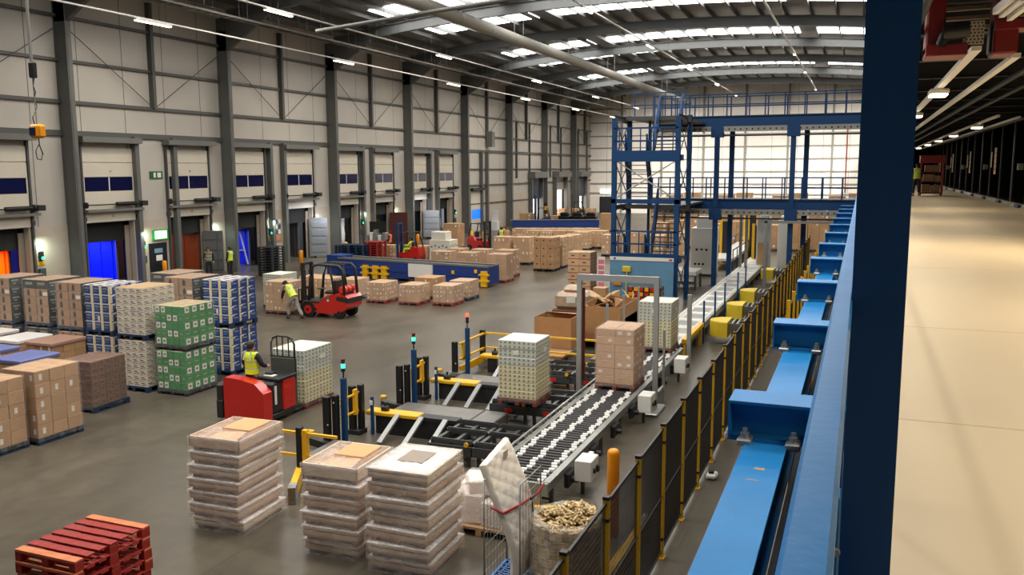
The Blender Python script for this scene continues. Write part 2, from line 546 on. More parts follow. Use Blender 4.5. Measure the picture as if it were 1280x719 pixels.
# ---- dock doors
M_num = mat('door number ink', (70, 66, 60), .6)
def text(body, loc, size, parent, m, rot):
    c = bpy.data.curves.new('number', 'FONT'); c.body = body; c.size = size; c.align_x = 'CENTER'; c.extrude = .004
    c.materials.append(m)
    o = bpy.data.objects.new('number', c); COL.objects.link(o); o.parent = parent; o.location = loc; o.rotation_euler = rot
    return o
dn = 0
for yc, k, s in docks:
    dn += 1
    D = struct('door_%d' % dn, loc=(XW, yc, 0))
    hw = 1.58
    p = MB()
    for z0, z1 in ((3.46, 4.28), (4.3, 4.98), (5.68, 6.38), (6.4, 7.1)):
        p.box(.03, -hw, z0, .1, hw, z1, 0, .012)
    p.box(.03, -hw, 4.98, .1, -hw + .08, 5.68).box(.03, hw - .08, 4.98, .1, hw, 5.68)
    p.build('door_panel', M_door, D)
    g = MB(); g.box(.045, -hw + .08, 5.0, .09, -.03, 5.66).box(.045, .03, 5.0, .09, hw - .08, 5.66); g.build('window_pane', M_glz, D)
    MB().box(.04, -.03, 4.98, .1, .03, 5.68).build('glazing_bar', M_white, D)
    for sgn in (-1, 1):
        t = MB(); t.box(.0, sgn * (hw + .02), 0, .16, sgn * (hw + .12), 7.35); t.box(.0, sgn * hw, 3.55, .2, sgn * (hw + .16), 3.75)
        t.build('door_track', M_dgrey, D)
    MB().box(0, -hw - .25, 7.35, .55, hw + .3, 7.62).build('door_header', M_grey, D)
    MB().box(.1, -hw - .1, 3.98, .42, hw + .3, 4.1).build('shaft_shelf', M_grey, D)
    sh = MB().cyl((.3, -hw - .2, 4.33), (.3, hw + .35, 4.33), .028, n=8)
    sh.cyl((.3, hw + .02, 4.33), (.3, hw + .1, 4.33), .16, n=12).cyl((.3, -hw - .14, 4.33), (.3, -hw - .06, 4.33), .15, n=12)
    sh.box(.12, hw + .12, 4.2, .5, hw + .5, 4.45)
    sh.build('spring_shaft', M_dark, D)
    sp = MB()
    for i in range(22):
        y = .2 + i * .058
        sp.cyl((.3, y, 4.33), (.3, y + .038, 4.33), .11, n=10)
    sp.build('torsion_spring', M_blk, D)
    # black shelter curtain, dock tunnel and frame
    t = MB()
    t.box(-.45, -1.5, 2.45, -.4, 1.5, ZD)
    t.box(-.8, -1.52, 0, -.3, -1.5, ZD).box(-.8, 1.5, 0, -.3, 1.52, ZD)
    t.box(-.45, -1.5, 0, -.4, -1.27, ZD).box(-.45, 1.27, 0, -.4, 1.5, ZD)
    t.build('dock_shelter', M_dblk, D)
    MB().box(-.36, 1.2, 0, -.31, 1.49, 3.2).build('shelter_flap', mat('beige flap', (150, 138, 122), .8), D)
    if dn in (2, 3):
        for zz, sz in ((3.68, .2), (5.9, .16)):
            text('17' if dn == 2 else '16', (.105, .1, zz), sz, D, M_num, (PI / 2, 0, PI / 2))
# last bay of plain docks: grade doors near the back
M_roll = mat('dark blue roller curtain', (40, 46, 70), .55)
for i, (y0, y1, zo) in enumerate(((93.0, 96.3, 2.6), (101.4, 105.4, 5.0), (110.6, 113.9, 2.4))):
    dn += 1
    D = struct('door_%d' % dn, loc=(XW, (y0 + y1) / 2, 0))
    h = (y1 - y0) / 2
    MB().box(-.2, -h - .4, 5.0, .9, h + .5, 5.7).build('door_header', M_grey, D)
    for sgn in (-1, 1): MB().box(-.2, sgn * h, 0, .5, sgn * (h + .28), 5.0).build('door_track', M_col, D)
    if zo < 5: MB().box(.1, -h, zo, .18, h, 5.0).build('roller_curtain', M_roll, D)
    MB().box(-.4, -h, 0, -.35, h, 4.98).build('daylight_panel', mat('daylight beyond open door', (250, 250, 250), .5, emit=4.0, ergb=(255, 252, 246)), D)
# closed door in bay 5 with bright blue glazing
dn += 1
D = struct('door_%d' % dn, loc=(XW, YC[5] + 3.0, 0))
p = MB(); p.box(.03, -1.3, 0, .1, 1.3, 1.18).box(.03, -1.3, 2.1, .1, 1.3, 3.9).box(.03, -1.3, 1.18, .1, -1.2, 2.1).box(.03, 1.2, 1.18, .1, 1.3, 2.1); p.build('door_panel', M_door, D)
MB().box(.04, -1.2, 1.18, .08, 1.2, 2.1).build('window_pane', mat('lit blue glazing', (30, 120, 255), .2, emit=1.0), D)
MB().box(.1, -1.5, 3.95, .45, 1.5, 4.2).build('door_header', M_dark, D)
# fire exit door with notice plates in bay 1
dn += 1
D = struct('door_%d' % dn, loc=(XW, YC[1] + 5.35, 0))
MB().box(.02, -.62, 0, .1, .62, 2.15, 0, .01).build('door_panel', mat('black fire door', (22, 26, 34), .4), D)
q = MB(); q.box(.1, -.3, 1.62, .11, .28, 1.86); q.build('door_notice', mat('grey notice', (120, 150, 165), .5), D)
MB().box(.1, -.2, 1.2, .112, .24, 1.5).build('door_notice', M_paper, D)
MB().box(.1, -.1, .95, .15, .45, 1.02).build('push_bar', M_dark, D)
s = MB().box(XW + .05, YC[1] + 5.0, 2.3, XW + .12, YC[1] + 6.1, 2.85, 0).box(XW + .12, YC[1] + 5.12, 2.36, XW + .13, YC[1] + 5.98, 2.79, 1)
s.build('exit_sign', [mat('green sign', (40, 150, 70), .4, emit=.35), mat('lit sign face', (215, 250, 200), .4, emit=1.6)])
tag(bpy.data.objects['exit_sign'], 'lit green emergency exit sign above the black fire door', 'sign')
s = MB().box(XW + .02, YC[1] + 5.1, 5.55, XW + .05, YC[1] + 6.0, 5.95, 0).box(XW + .05, YC[1] + 5.35, 5.62, XW + .056, YC[1] + 5.5, 5.88, 1).box(XW + .05, YC[1] + 5.62, 5.62, XW + .056, YC[1] + 5.88, 5.88, 1)
s.build('exit_sign', [mat('dark green sign', (18, 92, 52), .5), M_paper])
tag(bpy.data.objects['exit_sign.001'], 'dark green exit sign high on the cladding above the fire door', 'sign')
# exit in the far corner
D = struct('door_%d' % (dn + 1), loc=(-32.6, YB - .1, 0))
MB().box(-.9, -.08, 0, .9, 0, 2.2).build('door_panel', mat('black fire door', (22, 26, 34), .4), D)
s = MB().box(-33.4, YB - .3, 2.6, -31.9, YB - .2, 3.2); s.build('exit_sign', mat('pale lit sign', (230, 240, 220), .4, emit=1.6))
tag(bpy.data.objects['exit_sign.002'], 'pale lit exit sign over the door in the far corner', 'sign')
# ================================================================== OVERHEAD
M_lamp = mat('lit batten tube', (255, 246, 225), .4, emit=16.0, ergb=(255, 240, 210))
M_trunk = mat('white lighting trunking', (236, 232, 224), .4)
def trunk(x, z, y0, y1, label, fits, group=None, lit=True, flen=1.6, w=.13, hang=None):
    t = thing('lighting_trunking', label, 'light track', (x, 0, z), group=group)
    MB().box(-w / 2, y0, 0, w / 2, y1, .06).build('trunking', M_trunk, t)
    y = y0 + 2
    wm_ = MB().cyl((0, 0, .06), (0, 0, hang or max(.4, zr(x) - z - .35)), .006, n=4).mesh('suspension_wire', [M_dark])
    while y < y1:
        put('suspension_wire', wm_, t, (0, y, 0)); y += 5.5
    for f in fits:
        fw = .1 if hang is None else .17
        o = MB().box(-fw, f - flen / 2, -.1, fw, f + flen / 2, -.005, 0, .02).build('light_fitting', M_trunk, t)
        MB().box(-fw + .015, f - flen / 2 + .04, -.13, fw - .015, f + flen / 2 - .04, -.1, 0, .02).build('tube', M_lamp, o)
    return t
trunk(-30, 12.66, 14, 116, 'long white light track running just inside the dock columns', [15.9, 31.7, 47.4, 63.1, 78.9, 94.6, 110.3], 'light tracks under the roof', flen=2.2)
trunk(-27, 13.74, 14, 116, 'long white light track hung beside the cable tray nearest the grey cloth duct', [18.4, 36.9, 55.3, 73.8, 92.2, 110.6], 'light tracks under the roof', flen=2.2)
trunk(-14.92, 15.0, 20, 116, 'white light track crossing the middle of the roof beside the duct', [33, 49, 65, 81, 97, 113], 'light tracks under the roof', flen=2.0)
trunk(-5.4, 15.0, 20, 116, 'thin light track above the blue gantry with round spot lamps at its end', [60, 74, 88, 107.5, 113.5], 'light tracks under the roof', flen=.9)

t = thing('cable_tray', 'long ladder cable tray hung on wires along the dock wall', 'cable tray', (-30, 0, 13.6))
c = MB(); c.box(-.28, 10, 0, -.25, 116, .1).box(.25, 10, 0, .28, 116, .1)
for i in range(176): c.box(-.25, 10.2 + i * .6, 0, .25, 10.26 + i * .6, .03)
c.build('ladder', mat('dull tray', (120, 116, 108), .6, .2), t)
c = MB()
for i in range(5): c.tube([(-.18 + i * .085, 10 + j * 3, .07 + .02 * math.sin(j * 1.7 + i)) for j in range(36)], .035, n=5)
c.build('cable_bundle', mat('cable sheath', (88, 84, 78), .7), t)
c = MB()
for i in range(40): c.cyl((-.26, 12 + i * 2.6, .1), (-.26, 12 + i * 2.6, zr(-30.2) - 13.65), .008, n=4).cyl((.26, 12 + i * 2.6, .1), (.26, 12 + i * 2.6, zr(-30) - 13.65), .008, n=4)
c.build('hanger_wire', M_galv, t)

d = MB().cyl((0, 15, 0), (0, 112, 0), .34, 0, 16)
for i in range(24): d.cyl((0, 16 + i * 4, 0), (0, 16.06 + i * 4, 0), .355, 1, 16)
for i in range(8): d.cyl((-.3, 20 + i * 11, .3), (-.3, 20 + i * 11, 1.6), .02, 1, 5).cyl((.3, 20 + i * 11, .3), (.3, 20 + i * 11, 1.6), .02, 1, 5)
o = d.build('air_duct', [mat('pale cloth duct', (150, 146, 136), .7, var=.06), M_galv], None, (-20.6, 0, 14.1)); tag(o, 'long pale grey round air duct hung under the rafters', 'air duct')
o = MB().cyl((-25.8, 38.3, 12.9), (-5, 38.6, 14.6), .1, 0, 10).build('pipe', M_grey); tag(o, 'grey pipe crossing under the roof over the light tracks', 'pipe')
for i in range(6): MB().cyl((-25.5 + i * 3.6, 38.3, 13.0 + i * .27), (-25.5 + i * 3.6, 38.3, zr(-20) - .2), .012, n=4).build('hanger_wire', M_dark, o)

# hanging orange control box on its cable
hx = thing('pendant_control', 'orange pendant control box hanging on a cable beside the dock columns', 'control box', (-15, 12.63, 6.63))
b = MB().box(-.12, -.1, 0, .12, .1, .27, 0, .04).box(.12, -.07, .03, .15, .07, .24, 0, .03); b.build('housing', M_org, hx)
MB().box(-.09, -.115, .05, .07, -.1, .21, 0, .01).build('screen', mat('navy screen', (28, 36, 66), .25), hx)
MB().cyl((0, 0, .27), (-.02, 0, 1.2), .012, 0, 6).cyl((-.02, 0, 1.2), (-.05, 0, 6.5), .03, 0, 8).build('cable', mat('cable grey', (130, 128, 122), .6), hx)
MB().box(-.06, -.06, 1.15, .06, .06, 1.45, 0, .02).build('cable_clamp', M_blk, hx)
MB().tube([(-.06, 0, .27), (-.1, 0, .4), (-.04, .03, .52), (.02, .02, .62), (-.03, 0, .75), (.03, 0, .88), (-.02, 0, 1.0), (.02, 0, 1.15)], .01, 0, 5).build('curly_lead', M_blk, hx)
hx2 = MB().tube([(.02, 0, 0), (.03, 0, -.14), (.1, .0, -.3), (.05, 0, -.42), (-.06, 0, -.4), (-.08, 0, -.24), (.02, 0, -.12)], .012, 0, 5).build('loop_lead', M_blk, hx)

# ================================================================== FOREGROUND MEZZANINE
XE = .143
M_mfl = mat('sealed mezzanine floor', (204, 188, 160), .42, var=.06, scale=.8, stretch=(1, .35, 1), spec=.3)
MB().box(XE, -30, 4.4, XR, YB, 4.5).build('floor_mezzanine', M_mfl, kind='structure')
MF = bpy.data.objects['floor_mezzanine']
for y in (2.35, 5.6, 9.0, 14.5, 22):
    MB().box(XE, y, 4.5, 5.5, y + .012, 4.5012).build('floor_joint', mat('floor joint', (184, 166, 138), .5), MF)
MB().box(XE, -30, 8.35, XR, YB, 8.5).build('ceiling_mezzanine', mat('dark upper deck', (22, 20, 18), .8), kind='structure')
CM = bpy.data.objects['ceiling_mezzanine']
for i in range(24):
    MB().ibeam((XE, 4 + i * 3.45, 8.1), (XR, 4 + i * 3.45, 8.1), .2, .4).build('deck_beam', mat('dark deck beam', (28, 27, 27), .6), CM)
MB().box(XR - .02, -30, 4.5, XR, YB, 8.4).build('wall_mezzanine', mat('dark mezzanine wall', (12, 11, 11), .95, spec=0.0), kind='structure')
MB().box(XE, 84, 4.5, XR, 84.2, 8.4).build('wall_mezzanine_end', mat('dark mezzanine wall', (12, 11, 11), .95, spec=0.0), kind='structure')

# big blue column
o = MB()
o.box(-.012, 2.86, -.0, .14, 2.875, 9.5).box(-.012, 3.0, 0, .14, 3.015, 9.5).box(.05, 2.875, 0, .062, 3.0, 9.5)
BC = o.build('column', mat('column navy paint', (30, 84, 140), .5, spec=.3), kind='structure')
BC['label'] = 'big dark blue steel column beside the mezzanine floor'
BC['category'] = 'column'
MB().box(-.03, 2.74, 3.6, -.014, 2.84, 5.0, 0, .004).cyl((-.02, 2.74, 4.83), (-.02, 2.72, 4.83), .012, 1, 8).build('bracket_plate', [M_blue, M_galv], BC)

# handrail
hr = thing('guard_rail', 'light blue steel guard rail running away beside the big blue column', 'railing', (0, 0, 0))
MB().box(-.063, -1.2, 5.552, -.009, 60, 5.6, 0, .006).build('top_rail', M_blue, hr)
for i in range(30): MB().box(-.052, .2 + i * 2.0, 4.4, -.02, .24 + i * 2.0, 5.55).build('rail_post', M_blue, hr)

# transverse H beams and the runner beam below
TB = [2.9, 6.05, 9.35, 12.95, 16.4, 19.7, 23.1, 26.5, 29.9, 33.3, 36.7, 40.1]
bw, zb0, zb1 = .34, 4.12, 4.4
runner = thing('runner_beam', 'long light blue steel beam below the short blue cross beams', 'steel beam', (-.53, 0, 0))
MB().ibeam((0, 1, 3.95), (0, 60, 3.95), .28, .34, .02, .014).build('beam_section', M_blue, runner)
for i, y in enumerate(TB):
    lab = ['short blue cross beam under the frame edge beside the railing', 'large blue cross beam nearest the camera beside the railing', 'second blue cross beam along the railing from the camera', 'third blue cross beam along the railing from the camera', 'fourth blue cross beam along the railing from the camera', 'fifth blue cross beam along the railing from the camera', 'sixth blue cross beam along the railing from the camera', 'seventh blue cross beam along the railing from the camera', 'eighth blue cross beam along the railing from the camera', 'ninth blue cross beam along the railing from the camera', 'tenth blue cross beam along the railing from the camera', 'farthest blue cross beam at the end of the row'][i]
    if i == 0: continue
    b = thing('cross_beam', lab, 'steel beam', (-.79, y, zb0), group='blue cross beams along the railing')
    m = MB(); h = zb1 - zb0
    m.box(0, 0, h - .02, .98, bw, h).box(0, 0, 0, .98, bw, .02).box(0, bw / 2 - .008, .02, .98, bw / 2 + .008, h - .02)
    m.build('beam_section', M_blue, b)
    MB().box(.0, 0, .02, .012, bw, h - .02).build('end_plate', M_blue, b)
    for xx in (.12, .44):
        c = MB().box(xx - .05, -.09, -.012, xx + .05, .06, .035, 0, .01).cyl((xx, -.02, .035), (xx, -.02, .07), .034, 0, 6).cyl((xx, -.02, .07), (xx, -.02, .1), .018, 0, 8)
        c.build('beam_clamp', M_galv, b)
for qx, qy, pts in ((949, 586, [(-.035, -.02), (.03, -.03), (.035, .03), (0, .012), (-.02, .03)]), (940, 600, [(-.04, -.008), (.035, -.012), (.04, .004), (-.03, .01)])):
    qp = at(qx, qy, 4.121)
    MB().prism([(qp.x + .53 + u, qp.y + v) for u, v in pts], 2, 4.12, 4.1215).build('paint_chip', mat('bare primer', (168, 140, 120), .7), runner)
o = MB().box(-.37, 1, 3.8, .19, 60, 3.86).cyl((-.3, 1, 3.9), (-.3, 60, 3.9), .03, 0, 6).cyl((-.22, 1, 3.89), (-.22, 60, 3.89), .025, 0, 6).cyl((-.14, 1, 3.9), (-.14, 60, 3.9), .035, 0, 6).build('cable_tray', mat('black tray', (20, 20, 21), .6)); tag(o, 'black cable tray with cables running beside the blue runner beam', 'cable tray')
# posts under the runner
for i in range(6):
    MB().box(-.63, 10.2 + i * 10.35, 0, -.43, 10.4 + i * 10.35, 3.78).build('column', M_dblue, kind='structure')

trunk(4.0, 7.5, 1, 19.5, 'added unseen light track with long lamps over the near mezzanine floor', [4, 10, 17], 'light tracks over the mezzanine', flen=2.2, w=.12, hang=.36)  # added track out of view; its lamps brighten the near mezzanine floor
# mezzanine: lights, dark racks, conveyor, trolley
trunk(1.3, 7.5, 13, 80, 'light track with round lamps over the mezzanine nearest the blue column', [19.1, 26.8, 34.5, 42], 'light tracks over the mezzanine', flen=.7, w=.12, hang=.36)
trunk(1.9, 7.5, 14, 80, 'bare cream cable channel over the mezzanine', [], 'light tracks over the mezzanine', w=.1, hang=.36)
trunk(3.7, 7.5, 30, 80, 'light track with lamps beside the dark racks of the mezzanine', [35.2, 43.8, 52, 60.4, 70], 'light tracks over the mezzanine', flen=.7, w=.1, hang=.36)
trunk(4.4, 7.5, 31, 80, 'cream cable channel over the dark mezzanine racks', [], 'light tracks over the mezzanine', w=.08, hang=.36)
M_drk = mat('black rack sheet', (6, 6, 6), .95, spec=0.0)
names = ['dark rack bay nearest the camera on the mezzanine', 'second dark rack bay along the mezzanine', 'third dark rack bay along the mezzanine', 'fourth dark rack bay along the mezzanine', 'fifth dark rack bay along the mezzanine', 'farthest dark rack bay on the mezzanine']
M_note = mat('cream notice sheets', (190, 160, 118), .6)
for i in range(6):
    y0 = 20 + i * 10
    r = thing('storage_rack', names[i], 'rack', (5.55, y0, 4.5), group='dark racks along the mezzanine')
    u = MB()
    for yy in (0, 3.3, 6.6, 9.9): u.box(0, yy, 0, .14, yy + .12, 3.3)
    u.build('upright', M_dark, r)
    for yy in (0, 3.35, 6.7): MB().box(.05, yy + .12, .25, .12, yy + 3.3, 3.2).build('back_sheet', M_drk, r)
    MB().box(-.02, 0, 0, .1, 9.9, .14).build('kick_rail', M_galv, r)
    for yy in (2.2, 7.2):
        f = MB().box(-.12, yy, 0, .1, yy + .9, .12, 0, .01); f.build('foot_guard', mat('navy foot guard', (34, 52, 86), .5), r)
    n_ = MB()
    for j in range(5): n_.box(-.02, 4.6, 1.2 + j * .24, 0.0, 5.15, 1.42 + j * .24)
    n_.build('notice_column', M_note, r)
    MB().box(-.02, 6.1, 1.5, 0, 6.25, 2.2).build('number_strip', M_paper, r)
    MB().box(-.14, 7.6, 1.4, .05, 7.9, 1.65, 0, .02).build('control_box', M_grey, r)
# red overhead conveyor frame at the top right
cr = thing('overhead_conveyor', 'dark red overhead conveyor frame with perforated plate under the deck', 'conveyor', (0, 0, 0))
M_dred = mat('dark red steel', (120, 22, 20), .45)
def px(x, y, Y):
    r = RM @ Vector(((x - CX) / FPX, -(y - CY) / FPX, -1.0)); t = Y / r.y
    return (r.x * t, Y, HC + r.z * t)
a0, a1 = px(1160, 5, 12), px(1180, 68, 12)
MB().box(a0[0], 12, a1[2], a1[0], 12.5, a0[2] + .1, 0, .02).box(a0[0], 11.95, a1[2] - .02, a1[0] + .25, 12.5, a1[2] + .12, 0, .01).build('hanger_frame', M_dred, cr)
a0, a1 = px(1245, 5, 12), px(1272, 66, 12)
MB().box(a0[0], 12, a1[2], a1[0], 12.5, a0[2] + .1, 0, .02).box(a0[0], 11.9, a0[2] - .3, a1[0] + .5, 12.3, a0[2] - .2).build('hanger_frame', M_dred, cr)
a0, a1 = px(1206, 26, 12), px(1230, 54, 12)
pl = MB().box(a0[0], 12.05, a1[2], a1[0], 12.08, a0[2]); pl.build('perforated_plate', mat('cream plate', (176, 168, 150), .5), cr)
hl = MB()
for i in range(5):
    for j in range(7):
        hx_, hz_ = a0[0] + .025 + i * (a1[0] - a0[0] - .04) / 4.3, a1[2] + .02 + j * (a0[2] - a1[2] - .03) / 6.4
        hl.cyl((hx_ + (.012 if j % 2 else 0), 12.045, hz_), (hx_ + (.012 if j % 2 else 0), 12.055, hz_), .012, n=6)
hl.build('plate_holes', M_dark, cr)
a0 = px(1194, 38, 11.8); MB().cyl((a0[0] - .12, 11.9, a0[2]), (a0[0] + .16, 11.9, a0[2] + .02), .1, n=14).cyl((a0[0] - .1, 11.9, a0[2] - .02), (a0[0] - .14, 11.9, a0[2] - .16), .06, n=10).build('motor', M_blk, cr)
a0, a1 = px(1165, 12, 12.6), px(1280, 4, 12.6)
for dz in (0, -.12, -.24): MB().beam((a0[0], 12.7, a0[2] + dz), (a1[0] + .6, 12.7, a0[2] + dz + .02), .06, .05).build('side_rail', mat('dull cream rail', (128, 118, 102), .5), cr)
for q0, q1 in (((1252, 18), (1280, -4)), ((1262, 22), (1290, 0)), ((1244, 14), (1270, -8))):
    p0, p1 = px(q0[0], q0[1], 11), px(q1[0], q1[1], 9); MB().beam(p0, p1, .05, .07).build('side_rail', M_trunk, cr)
a0 = px(1236, 50, 12.2); MB().box(a0[0], 12.1, a0[2] - .18, a0[0] + .12, 12.4, a0[2] + .22, 0, .03).build('drive_box', M_blk, cr)
# dark services between the deck beams
sv = thing('service_pipes', 'dark bundle of pipes and cables under the mezzanine deck', 'pipes', (0, 0, 7.72))
for i, (x, r) in enumerate(((.55, .05), (2.6, .06), (3.1, .05), (5.2, .06))):
    MB().cyl((x, 6, .0), (x, 82, .0), r, n=8).build('pipe', mat('dark pipe', (26, 25, 24), .6), sv)  # pipes get one even near-black colour
# red stock trolley
tr = thing('stock_trolley', 'tall red cage trolley of cartons standing on the mezzanine floor', 'trolley', (3.45, 52, 4.5))
tm = MB()
for xx in (-.55, .5):
    for yy in (-.4, .35): tm.box(xx, yy, .15, xx + .06, yy + .06, 2.1)
tm.box(-.55, -.4, .12, .56, .41, .2).box(-.6, -.45, 1.75, .6, .45, 2.15)
tm.build('frame', mat('bright red trolley', (150, 24, 22), .45), tr)
for z in (.75, 1.25): MB().box(-.5, -.38, z, .5, .38, z + .03).build('shelf', M_dred, tr)
for j, (xx, z, w_, h_) in enumerate(((-.45, .22, .4, .4), (0, .22, .42, .35), (-.4, .78, .5, .38), (.15, .78, .3, .3), (-.35, 1.28, .7, .36))):
    MB().box(xx, -.3, z, xx + w_, .3, z + h_, 0, .01).build('carton', mat('brown carton far', (150, 112, 76), .7), tr)
for xx in (-.5, .5):
    for yy in (-.35, .35): MB().cyl((xx - .02, yy, .07), (xx + .02, yy, .07), .07, n=10).build('caster', M_rub, tr)
for i, yy in enumerate((19.1, 26.8, 34.5)): area('mezzanine lamp and fill', (1.3, yy, 7.35), .5, .6, 55, (255, 230, 190))
for i, yy in enumerate((4, 10, 17)): area('mezzanine lamp and fill', (4.0, yy, 7.35), .6, 2.2, 215, (255, 230, 190))  # added lamps out of view that brighten the near floor
for i, yy in enumerate((35.2, 43.8, 52, 60.4, 70)): area('mezzanine lamp and fill', (3.7, yy, 7.35), .5, .6, 22, (255, 226, 180))
# ================================================================== CONVEYORS
XL, XRR, ZC = -6.03, -4.86, .6
M_roller = mat('dark roller tube', (58, 56, 56), .35, .5)
M_sleeve = mat('white roller sleeve', (226, 224, 220), .4)
M_frame = mat('conveyor side frame', (150, 152, 148), .4, .4)
def roller_mesh(k, L):
    m = MB().cyl((0, 0, 0), (L, 0, 0), .036, 0, 10)
    o = .0 if k else .05
    for x in (.03 + o, L / 2 - .09 + o, L - .2 + o): m.cyl((x, 0, 0), (x + .11, 0, 0), .041, 1, 10)
    return m.mesh('roller', [M_roller, M_sleeve])
RM_ = [roller_mesh(k, 1.08) for k in (0, 1)]
cv = thing('roller_conveyor', 'long roller conveyor of dark rollers with white sleeves beside the lorry loading bay', 'conveyor', (XL, 13.75, 0))
cv['label'] = 'long conveyor of dark rollers with white sleeves in the middle of the floor'
NR = 81
for i in range(NR): put('roller', RM_[(i // 2) % 2], cv, (.05, .12 + i * .15, ZC - .037))
LN = .2 + NR * .15
for xx, nm in ((-.03, 0), (1.14, 1)):
    f = MB().box(xx, 0, ZC - .2, xx + .06, LN, ZC - .02).box(xx - .02, 0, ZC - .03, xx + .1, LN, ZC + .0)
    f.build('side_frame', M_frame, cv)
g = MB().box(-.06, 0, ZC + .08, -.03, LN - .6, ZC + .11)
for i in range(30): g.box(-.055, .2 + i * .39, ZC, -.035, .23 + i * .39, ZC + .09)
g.build('guide_rail', M_galv, cv)
e = MB().box(-.03, -.08, ZC - .22, 1.22, 0, ZC - .01, 0).box(.0, -.06, .18, 1.1, -.02, ZC - .22, 1)
for i in range(5): e.box(.18 + i * .2, -.065, .18, .186 + i * .2, -.06, ZC - .22, 2)
e.build('end_plate', [mat('grey green plate', (140, 146, 138), .5), mat('cream cover plate', (196, 190, 168), .5), M_dark], cv)
for i in range(8):
    MB().box(.0, .3 + i * 1.6, 0, .07, .37 + i * 1.6, ZC - .2).box(1.12, .3 + i * 1.6, 0, 1.19, .37 + i * 1.6, ZC - .2).box(0, .32 + i * 1.6, .15, 1.15, .35 + i * 1.6, .2).build('leg', M_dgrey, cv)
u = MB()
for i in range(7): u.box(1.2, .9 + i * 1.6, .18, 1.3, 1.3 + i * 1.6, .46, 0, .02).cyl((1.25, 1.1 + i * 1.6, .3), (1.4, 1.1 + i * 1.6, .3), .06, 0, 8)
u.build('drive_motor', M_dark, cv)
for i, (y, h) in enumerate(((15.0, .4), (19.9, .42), (24.2, .42))):
    c = thing('control_box', ['cream control box on the conveyor side nearest the orange bollard', 'cream control box on the conveyor side below the brown wrapped load', 'cream control box on the conveyor side near the portal frame'][i], 'control box', (-4.5, y, .3), group='control boxes beside the conveyor')
    MB().box(-.16, -.25, 0, .16, .25, h, 0, .015).build('housing', M_white, c)
    MB().box(.16, -.12, .15, .2, -.04, .23).box(.16, .06, .12, .21, .16, .24).build('switch', M_blk, c)
    MB().box(-.1, -.04, -.3, -.04, .04, 0).build('leg', M_dgrey, c)
    MB().box(-.16, .6, .1, -.06, .72, .28, 0, .01).cyl((-.1, .66, .1), (-.1, .66, -.3), .014, 0, 6).build('junction_box', M_white, c)
# white plate conveyor beyond
wv = thing('plate_conveyor', 'long bright white plate conveyor running on to the back of the hall', 'conveyor', (-5.98, 26.6, 0))
M_wpl = mat('bright white plate', (238, 236, 228), .22, spec=.7)
for i in range(18):
    y = i * 1.55
    p_ = MB().box(.0, y + .03, ZC - .06, .98, y + 1.5, ZC, 0, .01).box(.16, y + .3, ZC - .001, .82, y + 1.2, ZC + .006, 1)
    p_.build('deck_plate', [M_wpl, mat('brushed centre plate', (150, 150, 147), .5)], wv)
for xx in (-.1, .98): MB().box(xx, 0, ZC - .2, xx + .1, 28, ZC + .03).build('side_frame', M_wpl if xx < 0 else M_frame, wv)
MB().box(1.02, .0, ZC + .02, 1.18, 3.2, ZC + .16, 0, .01).box(1.04, .0, 0, 1.14, .1, ZC).box(1.04, 3, 0, 1.14, 3.1, ZC).build('yellow_guard', M_yel, wv)
for i in range(12): MB().box(0, .4 + i * 2.4, 0, .08, .5 + i * 2.4, ZC - .2).box(.9, .4 + i * 2.4, 0, .98, .5 + i * 2.4, ZC - .2).build('leg', M_dgrey, wv)
for i, y in enumerate((3.3, 5.8, 8.3, 12.2, 15.0)):
    MB().box(1.12, y, 0, 1.18, y + .06, 1.5).build('blue_post', M_dblue, wv)
# yellow deflector drums with stub roller beds at the right of the plate conveyor
M_dy = mat('yellow deflector', (214, 186, 44), .5)
for i, y in enumerate((29.9, 33.9, 38.0, 46.5)):
    s = thing('outfeed_spur', ['yellow curved deflector with stub roller bed nearest on the white conveyor', 'second yellow deflector with roller stub along the white conveyor', 'third yellow deflector with roller stub along the white conveyor', 'farthest yellow deflector with roller stub by the cream machine'][i], 'conveyor spur', (-4.75, y, 0), group='outfeed spurs of the white conveyor')
    poly = [(.72, 0)] + [(.72 - .68 * math.sin(a * PI / 12), .65 - .65 * math.cos(a * PI / 12)) for a in range(1, 12)] + [(.72, 1.3)]
    MB().prism(poly, 2, .25, .76, 0).prism([(u * .97 + .02, v * .97 + .02) for u, v in poly], 2, .76, .78, 0).build('deflector', M_dy, s)
    zs = .74
    b = MB().box(.74, .1, zs - .2, 2.0, .16, zs).box(.74, 1.15, zs - .2, 2.0, 1.21, zs)
    b.build('side_frame', mat('brown grey frame', (92, 84, 78), .5), s)
    for j in range(7): MB().cyl((.85 + j * .17, .16, zs - .03), (.85 + j * .17, 1.15, zs - .03), .05, n=8).build('roller', M_galv, s)
    for lx in (.85, 1.8):
        for ly in (.1, 1.12): MB().box(lx, ly, 0, lx + .08, ly + .09, zs - .2).build('leg', M_dgrey, s)

